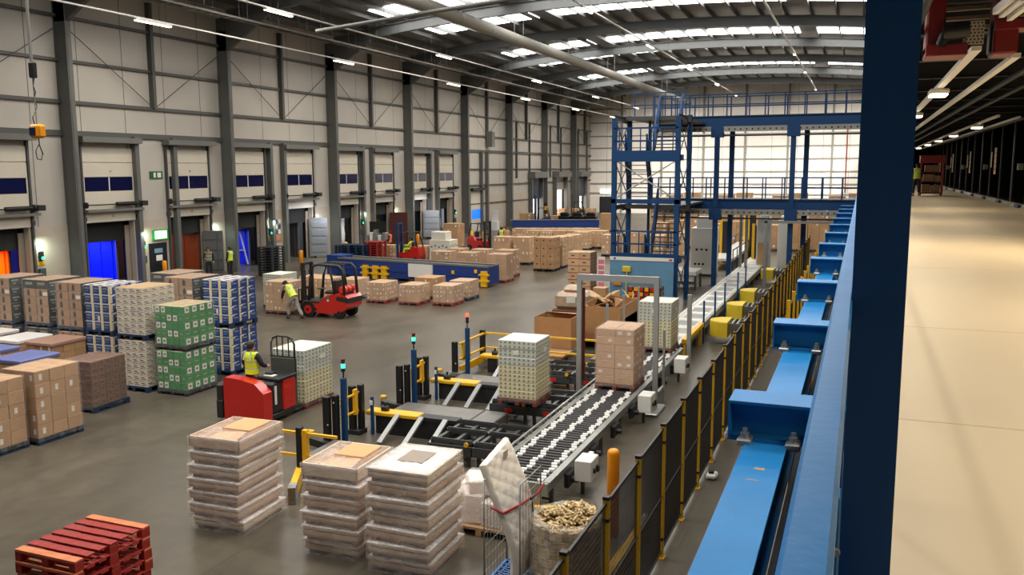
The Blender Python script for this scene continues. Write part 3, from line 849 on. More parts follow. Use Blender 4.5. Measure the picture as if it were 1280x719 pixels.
# ---- three infeed stations along the left of the roller conveyor
M_plate = mat('worn steel plate', (116, 114, 110), .4, .4, var=.12, scale=3)
M_chain = mat('chain frame', (74, 76, 77), .42, .4)
STN = [15.62, 18.86, 22.1]
SN = ['nearest', 'middle', 'farthest']
for k, y in enumerate(STN):
    y0 = y
    # black twin guard posts, first pair and second pair
    for j, (dx, dy, nm) in enumerate(((-.24, .02, 'front'), (-.24, 1.05 if k < 2 else 2.0, 'rear'))):
        g = thing('guard_post', '%s black guard post of the %s loading station' % (nm, SN[k]), 'post', (-10.3 + dx, y0 + dy, 0), group='black guard posts of the loading stations')
        MB().box(-.13, -.05, 0, .03, .07, 1.12, 0, .015).build('post', M_blk, g)
        if k < 2: MB().box(.045, .05, 0, .17, .19, 1.14, 0, .015).build('post', M_blk, g)
        MB().box(-.14, -.12, 0, .2, .22, .1 if k < 2 else .24).build('base', M_galv if k == 2 else M_dark, g)
        MB().cyl((.0, -.055, .5), (.0, -.045, .5), .018, n=8).cyl((.1, .045, .98), (.1, .055, .98), .018, n=8).build('reflector', M_white, g)
    # blue beacon post
    bp = thing('beacon_post', 'blue beacon post of the %s loading station with %s light on top' % (SN[k], 'red' if k == 2 else 'green'), 'beacon', (-10.3, y0 + .27, 0), group='beacon posts')
    MB().box(-.055, -.055, 0, .055, .055, 1.5, 0, .008).build('post', M_dblue, bp)
    MB().cyl((0, 0, 1.5), (0, 0, 1.64), .018, n=8).build('stem', M_blk, bp)
    MB().cyl((0, 0, 1.64), (0, 0, 1.72), .045, n=12).build('lamp_base', M_blk, bp)
    gl = k < 2
    MB().cyl((0, 0, 1.72), (0, 0, 1.82), .045, n=12).build('green_lens', mat('lit green lens', (60, 240, 190), .3, emit=3.0) if gl else mat('dull green lens', (30, 60, 50), .3), bp)
    MB().cyl((0, 0, 1.82), (0, 0, 1.92), .045, n=12).build('red_lens', mat('dull red lens', (90, 36, 26), .3) if gl else mat('lit red lens', (255, 80, 60), .3, emit=3.0), bp)
    # yellow gate between the posts
    if k < 2:
        yg = thing('safety_gate', 'small yellow gate frame between the black posts of the %s loading station' % SN[k], 'gate', (-10.42, y0 + .3, 0), group='yellow gates of the loading stations')
        fr = MB()
        for z in (.55, .95): fr.box(-.02, 0, z, .02, .72, z + .04)
        fr.build('rail', M_yel, yg)
        MB().box(-.03, .06, .5, .03, .12, 1.0).build('upright', M_yel, yg)
        MB().box(-.03, .55, .5, .03, .68, 1.08).build('upright', M_yel, yg)
        tp = thing('sensor_post', 'thin blue sensor post of the %s loading station' % SN[k], 'post', (-10.12, y0 + 1.14, 0), group='thin sensor posts')
        MB().box(-.03, -.03, 0, .03, .03, .88).build('post', M_dblue, tp); MB().box(-.03, -.06, .7, .03, -.03, .8).build('sensor', M_white, tp)
    # curved bumper kerb and ramp plate
    kb = thing('bumper_kerb', 'dark steel bumper kerb with yellow tip at the %s loading station' % SN[k], 'kerb', (0, 0, 0), group='bumper kerbs')
    MB().prism([(-11.2, y0 + .35), (-11.0, y0 + .1), (-10.4, y0 - .12), (-8.3, y0 - .1), (-8.3, y0 - .22), (-10.4, y0 - .26), (-11.1, y0 - .02), (-11.3, y0 + .28)], 2, 0, .16).build('kerb', M_dark, kb)
    MB().cb(-11.22, y0 + .3, .1, .16, .12, .12, 0, .02).build('kerb_tip', M_yel, kb)
    rp = thing('floor_plate', 'worn grey steel floor plate in front of the %s loading station' % SN[k], 'floor plate', (0, 0, 0), group='floor plates of the loading stations')
    MB().box(-10.2, y0 - 1.6, .01, -8.1, y0 - .3, .3, 0, .02).build('plate', M_plate, rp)
    MB().box(-8.08, y0 - 1.6, .01, -7.5, y0 - .3, .3, 0, .02).build('plate', M_plate, rp)
    # centring fence with yellow top
    cf = thing('centring_guide', 'yellow topped dark guide with three grey struts at the %s loading station' % SN[k], 'guide', (0, y0 + 1.25, 0), group='centring guides')
    MB().box(-10.1, 0, .0, -8.1, .25, .42).box(-9.0, -.02, .42, -8.05, .28, .5).build('guide_plate', M_dark, cf)
    MB().box(-10.35, -.04, .42, -9.0, .3, .52, 0, .02).build('yellow_bar', M_yel, cf)
    MB().cyl((-9.9, .1, .54), (-9.9, .1, .72), .03, n=8).cyl((-9.98, .1, .58), (-9.82, .1, .58), .07, n=8).build('roller_head', M_dark, cf)
    for xx in (-9.7, -9.1, -8.5): MB().beam((xx + .12, -.75, .05), (xx + .2, -.03, .5), .12, .05).build('strut', M_alu, cf)
    # chain transfer frames leading to the roller conveyor
    for j in range(2):
        ct = thing('chain_transfer', '%s chain transfer bed of the %s loading station' % (('outer', 'inner')[j], SN[k]), 'conveyor', (-8.0 + j * .98, y0 - .2, 0), group='chain transfer beds')
        f = MB(); z = .52
        for yy in (.1, .85, 1.45): f.box(0, yy, z - .1, .92, yy + .09, z)
        for xx in (.0, .42, .84): f.box(xx, .1, z - .16, xx + .08, 1.5, z - .06)
        f.box(-.04, .02, z - .28, .96, .08, z - .08)
        f.build('chain_frame', M_chain, ct)
        for yy in (.12, .87, 1.47): MB().box(.02, yy, z, .9, yy + .05, z + .02).build('chain', M_dark, ct)
        for xx in (.05, .8):
            for yy in (.1, 1.45): MB().box(xx, yy, 0, xx + .07, yy + .07, z - .1).build('leg', M_chain, ct)
        MB().box(.2, .4, .1, .7, .8, .36, 0, .04).cyl((.3, .95, .25), (.65, .95, .25), .1, n=10).build('drive_motor', M_blk, ct)
        MB().box(.35, .0, z - .25, .55, .02, z - .15).build('red_label', M_red, ct)
        MB().cyl((.85, .0, z - .02), (.85, -.03, z - .02), .05, n=8).build('yellow_button', M_yel, ct)
# guard rails and kerbs behind the third station
gr = thing('guard_rail', 'yellow pedestrian guard rail with broad kick board behind the third beacon', 'railing', (0, 24.15, 0))
for z in (.55, 1.0): MB().box(-10.6, -.03, z, -6.2, .03, z + .05).build('rail', M_yel, gr)
MB().box(-10.5, -.05, .06, -6.2, .05, .34, 0, .02).build('kick_board', M_yel, gr)
for xx in (-8.6, -6.4): MB().box(xx, -.05, 0, xx + .1, .05, 1.06).build('post', M_blk, gr)
gr = thing('guard_rail', 'yellow rails crossing between the black posts beside the red beacon', 'railing', (-10.52, 22.2, 0))
for z in (.15, .55, 1.0): MB().box(-.03, .1, z, .03, 1.85, z + (.22 if z < .2 else .05)).build('rail', M_yel, gr)
MB().box(-.03, .3, .5, .03, .8, 1.0).build('yellow_sheet', M_yel, gr)
for i, (a, b, lab) in enumerate((((-9.3, 12.55), (-10.3, 14.4), 'low yellow kick rail with grey end beside the leftmost wrapped stack'), ((-5.6, 13.15), (-4.5, 13.5), 'yellow kerb end with grey plate behind the mesh cage'), ((-7.02, 24.8), (-7.0, 28.0), 'yellow kick rail running beside the big brown cartons'), ((-3.15, 10.2), (-3.05, 13.4), 'low yellow kerb rail just behind the dark mesh fence'))):
    k = thing('kick_rail', lab, 'kerb', (0, 0, 0), group='yellow kick rails')
    MB().beam((a[0], a[1], .17), (b[0], b[1], .17), .12, .26).build('rail', M_yel, k)
    v = (Vector(b) - Vector(a)).normalized()
    e_ = Vector(b) if i == 3 else Vector(a) if i != 1 else Vector(b)
    MB().beam((e_.x, e_.y, .16), (e_.x + v.x * .3, e_.y + v.y * .3, .16), .14, .3).build('end_bracket', M_galv, k)
yg = thing('safety_gate', 'yellow barrier with black post behind the leftmost wrapped stack', 'gate', (-9.9, 13.6, 0))
for z in (.5, .95): MB().box(-.7, -.03, z, .9, .03, z + .05).build('rail', M_yel, yg)
MB().box(.0, -.06, 0, .12, .06, 1.1, 0, .015).build('post', M_blk, yg); MB().box(.14, -.05, .3, .24, .05, 1.05).build('upright', M_yel, yg)

# ---- portal frame over the conveyor
pf = thing('portal_frame', 'grey aluminium portal frame standing over the conveyor', 'frame', (0, 0, 0))
MB().box(-4.62, 21.0, 0, -4.5, 21.12, 3.36).build('post', M_alu, pf)
MB().box(-4.62, 25.6, 0, -4.5, 25.7, 2.3).build('post', M_alu, pf)
MB().box(-6.6, 21.0, 0, -6.48, 21.12, 3.36).build('post', M_alu, pf)
MB().box(-6.48, 21.0, 3.2, -4.62, 21.12, 3.36).build('top_beam', M_alu, pf)
MB().box(-6.54, 21.12, .6, -6.42, 21.16, 3.0).build('red_strip', mat('dark red strip', (84, 26, 24), .5), pf)
for y in (23.7, 25.6, 27.5): MB().box(-6.58, y, 0, -6.52, y + .06, 2.2).build('post', M_alu, pf)
b = MB().box(-4.75, 20.4, .0, -4.35, 21.4, .08, 0, .02).cyl((-4.56, 20.8, .08), (-4.56, 20.8, .34), .08, n=10); b.build('base_plate', M_galv, pf)
MB().box(-4.56, 21.9, 0, -4.5, 21.96, 1.9).box(-4.56, 21.2, 1.2, -4.5, 21.9, 1.24).box(-4.56, 21.2, .4, -4.5, 21.9, .44).build('side_rail', M_alu, pf)

# ---- mesh fence
M_wire = mat('black mesh wire', (40, 38, 36), .5)
fe = thing('mesh_fence', 'long black mesh fence with yellow posts along the conveyor', 'fence', (-2.63, 6.4, 0))
wm = MB()
for i in range(64): wm.box(-.002, .05 + i * .0237, .12, .002, .0545 + i * .0237, 2.08)
for i in range(26): wm.box(-.002, .04, .14 + i * .0762, .002, 1.56, .1432 + i * .0762)
wm.box(-.015, .03, 2.06, .015, 1.57, 2.1).box(-.015, .03, .1, .015, 1.57, .13).box(-.015, .03, 1.0, .015, 1.57, 1.02)
wme = wm.mesh('mesh_panel', [M_wire])
pm = MB().box(-.038, -.038, 0, .038, .038, 2.12, 0).box(-.1, -.06, 0, .06, .06, .02, 0).prism([(-.03, .02), (-.1, .02), (-.03, .2)], 1, -.02, .02, 0)
pm.box(-.042, -.042, 1.85, .042, .042, 1.89, 1).box(-.042, -.042, .3, .042, .042, .34, 1).box(-.04, -.04, 2.12, .04, .04, 2.16, 1)
pme = pm.mesh('post', [M_yel, M_blk])
for i in range(29):
    put('mesh_panel', wme, fe, (0, i * 1.6, 0)); put('post', pme, fe, (0, i * 1.6, 0))
put('post', pme, fe, (0, 29 * 1.6, 0))
# fence return with yellow uprights under the mezzanine edge
f2 = thing('mesh_fence', 'yellow framed fence bays under the blue cross beams', 'fence', (-1.75, 25.5, 0))
for i in range(12):
    MB().box(-.05, i * 1.9, 0, .05, i * 1.9 + .1, 2.3).box(-.35, i * 1.9, 0, .9, i * 1.9 + .12, .1).build('post', M_yel, f2)
    put('mesh_panel', wme, f2, (0, .1 + i * 1.9, 0))

# orange bollard
bo = MB().lathe([(.1, 0), (.1, 1.4), (.095, 1.44), (.07, 1.47), (.02, 1.48)], (0, 0, 0), 0, 20).build('bollard', M_org, None, (-3.55, 13.35, 0)); tag(bo, 'tall round orange bollard beside the mesh fence', 'bollard')
# pieces on the floor by the fence
pp = at(890, 598)
o = MB().box(-.1, -.14, 0, .1, .14, .1, 0, .03).box(-.06, -.08, .1, .04, .02, .16, 1, .01).build('floor_socket', [M_white, M_blk], None, (pp.x, pp.y, 0.013)); tag(o, 'small white plastic block lying beside the fence foot', 'block')
o = MB().box(-2.16, 2, 0, -1.2, 60, .012).build('floor_strip', mat('brown floor strip', (92, 78, 66), .6), kind='structure')

# ---- blue steel gantry across the hall
ga = thing('steel_gantry', 'blue two level steel gantry with railings crossing the back of the hall', 'gantry', (0, 45.4, 0))
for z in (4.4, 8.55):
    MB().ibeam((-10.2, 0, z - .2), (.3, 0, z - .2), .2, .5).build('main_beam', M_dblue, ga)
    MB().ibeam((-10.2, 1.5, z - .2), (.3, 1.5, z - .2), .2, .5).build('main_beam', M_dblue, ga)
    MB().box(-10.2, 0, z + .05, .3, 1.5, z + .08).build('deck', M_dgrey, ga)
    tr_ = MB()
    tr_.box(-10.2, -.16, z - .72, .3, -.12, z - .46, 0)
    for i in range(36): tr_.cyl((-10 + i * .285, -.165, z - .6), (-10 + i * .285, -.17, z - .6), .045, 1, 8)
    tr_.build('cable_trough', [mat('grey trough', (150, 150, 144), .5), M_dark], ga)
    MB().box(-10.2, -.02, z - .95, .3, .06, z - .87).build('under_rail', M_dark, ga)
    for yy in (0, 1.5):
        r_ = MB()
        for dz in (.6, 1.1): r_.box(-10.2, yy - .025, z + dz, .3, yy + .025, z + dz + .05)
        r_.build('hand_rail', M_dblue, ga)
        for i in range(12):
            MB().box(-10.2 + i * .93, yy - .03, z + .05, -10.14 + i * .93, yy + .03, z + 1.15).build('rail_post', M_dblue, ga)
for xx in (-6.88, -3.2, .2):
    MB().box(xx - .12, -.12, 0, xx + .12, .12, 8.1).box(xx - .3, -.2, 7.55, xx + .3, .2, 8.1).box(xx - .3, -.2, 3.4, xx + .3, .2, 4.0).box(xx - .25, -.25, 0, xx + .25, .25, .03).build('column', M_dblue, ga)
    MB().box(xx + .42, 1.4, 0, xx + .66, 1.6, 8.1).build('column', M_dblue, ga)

# ---- stair tower
st = thing('stair_tower', 'blue steel stair tower with open flights and landings', 'stair tower', (-10.1, 37.5, 0))
TWx, TWy = 2.78, 2.62
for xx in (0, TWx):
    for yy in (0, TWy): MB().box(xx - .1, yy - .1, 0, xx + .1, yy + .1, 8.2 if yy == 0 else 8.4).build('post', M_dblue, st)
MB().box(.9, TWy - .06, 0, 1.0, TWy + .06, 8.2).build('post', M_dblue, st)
M_grat = mat('steel grating', (92, 94, 96), .5, .4)
for z, y0, y1 in ((2.15, -.1, .85), (6.6, -.1, .85), (4.35, TWy - .9, TWy + .1), (8.3, TWy - .9, TWy + .1)):
    MB().box(0, y0, z - .05, TWx, y1, z).build('landing_deck', M_grat, st)
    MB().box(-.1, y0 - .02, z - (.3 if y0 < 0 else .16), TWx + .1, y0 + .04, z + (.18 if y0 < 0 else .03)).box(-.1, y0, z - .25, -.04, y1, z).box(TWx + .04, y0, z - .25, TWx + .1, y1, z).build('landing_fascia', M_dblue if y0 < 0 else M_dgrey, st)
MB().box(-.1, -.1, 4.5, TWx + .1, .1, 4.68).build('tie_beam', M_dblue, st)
for z in (4.3, 8.2):
    MB().ibeam((0, 0, z), (0, TWy, z), .1, .2).ibeam((TWx, 0, z), (TWx, TWy, z), .1, .2).build('tie_beam', M_dgrey, st)
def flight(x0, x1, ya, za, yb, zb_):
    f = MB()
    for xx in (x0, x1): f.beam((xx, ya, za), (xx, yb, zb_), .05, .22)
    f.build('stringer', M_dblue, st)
    n_ = 11
    for i in range(1, n_):
        t_ = i / n_; MB().box(x0, ya + (yb - ya) * t_ - .1, za + (zb_ - za) * t_ - .02, x1, ya + (yb - ya) * t_ + .1, za + (zb_ - za) * t_ + .02).build('tread', M_grat, st)
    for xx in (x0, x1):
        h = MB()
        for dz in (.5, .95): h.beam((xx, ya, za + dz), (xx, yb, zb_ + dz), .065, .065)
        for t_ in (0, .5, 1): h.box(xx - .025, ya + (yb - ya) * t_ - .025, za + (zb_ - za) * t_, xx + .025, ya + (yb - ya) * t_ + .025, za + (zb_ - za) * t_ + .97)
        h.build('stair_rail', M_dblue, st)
flight(1.55, 2.55, .7, 6.6, TWy - .6, 8.3)
flight(.3, 1.25, TWy - .8, 4.35, .7, 6.55)
flight(1.55, 2.55, .7, 2.15, TWy - .7, 4.35)
flight(.3, 1.25, TWy - .5, 0, .7, 2.15)
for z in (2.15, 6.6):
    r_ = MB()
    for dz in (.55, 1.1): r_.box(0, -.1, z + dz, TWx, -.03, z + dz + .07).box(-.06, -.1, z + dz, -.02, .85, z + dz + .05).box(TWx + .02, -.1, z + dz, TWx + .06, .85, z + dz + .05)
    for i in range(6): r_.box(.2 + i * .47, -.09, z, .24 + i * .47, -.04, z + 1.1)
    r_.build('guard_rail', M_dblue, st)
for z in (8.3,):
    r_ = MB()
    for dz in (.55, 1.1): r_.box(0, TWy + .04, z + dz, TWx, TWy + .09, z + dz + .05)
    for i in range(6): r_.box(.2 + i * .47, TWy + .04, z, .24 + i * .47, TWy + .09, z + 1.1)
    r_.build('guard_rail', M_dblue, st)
for a, b in (((.05, -.02, 4.7), (TWx - .05, -.02, 6.35)), ((.05, -.02, 6.35), (TWx - .05, -.02, 4.7))): MB().cyl(a, b, .03, n=6).build('brace', M_galv, st)
for xx in (0, TWx):
    for z0, z1 in ((.3, 2.0), (2.3, 4.2), (4.7, 6.3), (6.5, 8.1)):
        MB().cyl((xx, .1, z0), (xx, TWy - .1, z1), .025, n=6).cyl((xx, .1, z1), (xx, TWy - .1, z0), .025, n=6).build('brace', M_dgrey, st)
# tower to gantry walkway
MB().box(.2, TWy, 8.2, 2.6, 7.9, 8.3).box(.2, TWy, 4.25, 2.6, 7.9, 4.35).build('walkway_deck', M_dgrey, st)
o = MB().cyl((0, 0, 0), (0, 0, .5), .09, 0, 12).cyl((0, 0, .5), (0, 0, .58), .03, 0, 8).build('fire_extinguisher', M_red, None, (-10.0, 45.8, 8.63)); tag(o, 'red fire extinguisher standing at the end of the top gantry walkway', 'fire extinguisher')

# ---- blue tool board below the tower
tb = thing('tool_board', 'big light blue tool shadow board below the stair tower', 'tool board', (-10.1, 36.95, 0))
M_bb = mat('light blue board', (96, 142, 174), .5, var=.08, scale=2)
MB().box(0, 0, .05, 2.8, .06, 2.2).build('board', M_bb, tb)
MB().box(0, -.02, 2.05, 2.8, -.005, 2.2).build('header_strip', M_paper, tb)
MB().cyl((.22, -.03, 2.125), (.22, -.02, 2.125), .05, n=12).build('header_mark', mat('blue mark', (30, 70, 150), .5), tb)
MB().box(2.6, -.03, 2.09, 2.75, -.02, 2.16).build('header_tag', M_red, tb)
for xx in (.0, 2.72): MB().box(xx, .06, 0, xx + .08, .12, 2.2).build('leg', M_dblue, tb)
tools = [('broom', 'yellow broom hanging on the blue tool board', .75, .5, 1.8, (216, 190, 50)), ('broom', 'pale wooden handled brush at the right of the blue tool board', 2.0, .3, 1.4, (190, 170, 140)), ('shovel', 'grey handled shovel in the middle of the blue tool board', 1.5, .35, 1.5, (110, 130, 140)), ('dustpan', 'orange brown dustpan at the left of the blue tool board', .35, 1.0, 1.45, (200, 130, 40))]
for nm, lab, xx, z0, z1, c in tools:
    t_ = thing(nm, lab, nm, (-10.1 + xx, 36.86, z0), group='tools on the blue board')
    m_ = mat('tool ' + lab[:14], c, .5)
    MB().cyl((0, 0, 0), (.05, 0, z1 - z0), .025, n=8).build('handle', m_, t_)
    MB().box(-.16, -.04, -.06 if nm != 'broom' else z1 - z0 - .25, .2, .03, .18 if nm != 'broom' else z1 - z0, 0, .02).build('head', m_, t_)
wb = thing('notice_board', 'narrow white and pink notice board left of the blue tool board', 'notice board', (-10.55, 36.6, 0))
MB().box(0, 0, .3, .32, .04, 2.2).build('panel', M_paper, wb)
n_ = MB()
for j in range(5): n_.box(.03, -.012, .9 + j * .25, .29, -.002, 1.08 + j * .25)
n_.build('pink_strip', mat('pink print', (214, 120, 140), .5), wb)
MB().box(.04, .0, 0, .08, .04, .3).box(.24, .0, 0, .28, .04, .3).build('leg', M_dark, wb)
# stack of striped crates
for i in range(4):
    cr_ = MB().box(-.62, -.3, 0, .62, .3, .18, 0, .02)
    for j in range(6): cr_.box(-.58 + j * .2, -.312, .02, -.44 + j * .2, -.3, .16, (i + j) % 2 + 1)
    o = cr_.build('barrier_block', [M_blk, M_yel, M_red], None, (-7.25, 31.6, .95 + i * .185)); tag(o, ['lowest', 'second', 'third', 'topmost'][i] + ' of the yellow and red striped blocks before the blue board', 'barrier block', 'striped barrier blocks')
o = MB().box(-.65, -.35, .75, .65, .35, .945, 0, .02).box(-.6, -.3, 0, -.5, .3, .75).box(.5, -.3, 0, .6, .3, .75).build('work_table', M_dgrey, None, (-7.25, 31.6, 0)); tag(o, 'grey table carrying the striped blocks before the blue board', 'table')

# ---- machine cabinets further along
def cabinet(label, x, y, w, d, h, m, holes=0, top=None, group='machine cabinets'):
    c = thing('control_cabinet', label, 'cabinet', (x, y, 0), group=group)
    MB().box(-w / 2, 0, .1, w / 2, d, h, 0, .02).build('housing', m, c)
    MB().box(-w / 2 + .05, .05, 0, w / 2 - .05, d - .05, .1).build('plinth', M_dark, c)
    if holes:
        k = MB()
        for i in range(3):
            k.cyl((-w * .25 + i * w * .2, -.01, h * .55 + (.06 if i % 2 else 0)), (-w * .25 + i * w * .2, .01, h * .55), .07, n=10)
            k.cyl((-w * .3 + i * w * .16, -.01, h * .25), (-w * .3 + i * w * .16, .01, h * .25), .07, n=10)
        k.build('gauge', M_dark, c)
    if top: MB().box(-w * .3, .1, h, w * .4, d * .8, h + top, 0, .02).build('top_housing', m, c)
    MB().box(w / 2, .15, .3, w / 2 + .01, d - .15, h - .2).build('door', m, c)
    return c
M_cab = mat('pale cabinet grey', (228, 228, 222), .45)
cabinet('white machine cabinet with round gauges beside the gantry column', -8.1, 49.2, 1.35, 1.3, 2.7, M_cab, 1, .6)
cabinet('grey machine cabinet with wooden front at the white conveyor', -5.0, 50.6, .7, 1.2, 3.2, M_cab, 1, .2)
o = cabinet('tall grey cabinet behind the wooden fronted one', -4.1, 53.5, .7, 1.2, 3.0, M_cab, 0, .2)
o = MB().box(-.26, -.03, 0, .26, .0, 1.7).build('wood_panel', mat('bare plywood', (198, 162, 116), .6), None, (-5.0, 50.55, .15)); tag(o, 'bare plywood panel leaning on the grey machine cabinet', 'panel')
mf = thing('machine_frame', 'tall grey steel frame with crossbar over the white conveyor', 'frame', (0, 49, 0))
MB().box(-6.1, 0, 0, -5.95, .15, 4.0).box(-5.8, 0, 0, -5.65, .15, 4.0).box(-4.4, -4, 0, -4.25, -3.85, 3.4).build('post', M_galv, mf)
MB().box(-8.0, 0, 3.95, -4.2, .15, 4.1).box(-4.4, -4, 3.3, -1.2, -3.85, 3.42).build('crossbar', M_galv, mf)
for i, (x, y, h) in enumerate(((-8.1, 56, 2.8), (-6.9, 60, 3.0), (-5.9, 54, 2.7), (-7.6, 64, 2.6))):
    fp = thing('fence_bay', ['yellow and black fence bay behind the white gauge cabinet', 'tall yellow fence bay under the gantry', 'yellow edged fence bay beside the grey machine post', 'yellow fence bay before the far cartons'][i], 'fence', (x, y, 0), group='yellow fence bays under the gantry')
    MB().box(-.08, 0, 0, .08, .1, h).box(.5, 0, 0, .62, .1, h).build('post', M_yel, fp); MB().box(.08, .02, .1, .5, .06, h - .1).build('mesh_panel', M_blk, fp)
rc = thing('roller_conveyor', 'second white conveyor with blue side rails left of the grey machine', 'conveyor', (-8.2, 52.4, 0))
MB().box(0, 0, .55, 1.3, 13, .7).build('bed', M_wpl, rc)
r_ = MB()
for xx in (-.06, 1.32):
    r_.box(xx, 0, 1.2, xx + .05, 13, 1.26)
    for i in range(7): r_.box(xx, i * 1.9, 0, xx + .05, i * 1.9 + .06, 1.25)
r_.build('side_rail', M_dblue, rc)
rc = thing('lift_table', 'low white scissor table before the gauge cabinet', 'lift table', (-9.0, 43.2, 0))
MB().box(0, 0, .72, 1.6, 1.6, .95, 0, .02).box(.1, .1, .15, 1.5, 1.5, .72, 0, .02).build('top', M_wpl, rc)
l = MB()
for xx in (0, 1.5):
    for yy in (0, 1.5): l.box(xx, yy, 0, xx + .1, yy + .1, .7)
l.box(0, .05, .3, 1.6, .12, .42); l.build('frame', M_dgrey, rc)
# ================================================================== PALLETS AND LOADS
M_pb = mat('navy pallet wood', (24, 46, 74), .7, var=.2, scale=5)
M_pr = mat('red pallet wood', (150, 34, 26), .65, var=.25, scale=6, stretch=(4, 1, 1))
M_pw = mat('bare pallet wood', (186, 150, 108), .7, var=.18, scale=6)
M_pk = mat('charcoal pallet', (34, 38, 44), .7)
M_pm = mat('maroon pallet wood', (110, 52, 40), .7, var=.2)
PALM = {'blue': M_pb, 'red': M_pr, 'wood': M_pw, 'black': M_pk, 'maroon': M_pm}
_pal = {}
def pallet_mesh(w, d, c):
    k = (round(w, 2), round(d, 2), c)
    if k not in _pal:
        m = MB()
        x0, y0 = -w / 2, -d / 2
        for i in range(3): m.box(x0 + i * (w - .1) / 2, y0, 0, x0 + i * (w - .1) / 2 + .1, -y0, .02)
        for i in range(3):
            for j in range(3): m.box(x0 + i * (w - .1) / 2, y0 + j * (d - .14) / 2, .02, x0 + i * (w - .1) / 2 + .1, y0 + j * (d - .14) / 2 + .14, .105)
        for j in range(3): m.box(x0, y0 + j * (d - .14) / 2, .105, -x0, y0 + j * (d - .14) / 2 + .14, .125)
        n = 7
        for j in range(n): m.box(x0, y0 + j * (d - .13) / (n - 1), .125, -x0, y0 + j * (d - .13) / (n - 1) + .13, .15)
        _pal[k] = m.mesh('pallet', [PALM[c]])
    return _pal[k]


CB = mat('brown carton', (182, 142, 102), .72, var=.07, scale=3, objvar=.1)
CT = mat('carton tape', (196, 164, 122), .35)
CI = mat('carton ink', (64, 50, 40), .7)
CP = mat('pale carton', (196, 160, 124), .72, var=.06, scale=3, objvar=.08)
CG = mat('green carton', (38, 128, 62), .5, objvar=.06)
CV = mat('navy carton', (36, 66, 132), .45, objvar=.08)
CW = mat('white carton', (214, 206, 192), .6, objvar=.05)
CWI = mat('brown carton print', (96, 80, 64), .6)
CYB = mat('yellow carton band', (224, 196, 60), .5)
CD = mat('dark brown carton', (104, 64, 40), .7, objvar=.14)
CK = mat('black carton print', (40, 42, 44), .55)
CKT = mat('grey green lettering', (128, 138, 128), .55)
CC = mat('cream pack', (216, 208, 168), .5, objvar=.05)
CCB = mat('pale blue grey pack', (200, 206, 196), .45, objvar=.05)
CDOT = mat('pack end ring', (132, 127, 102), .5)
CR = mat('red carton tape', (176, 40, 32), .5)
CLI = mat('printed label ink', (120, 116, 110), .6)
CTOP = mat('pale top sheet', (232, 226, 210), .5)
_cart = {}
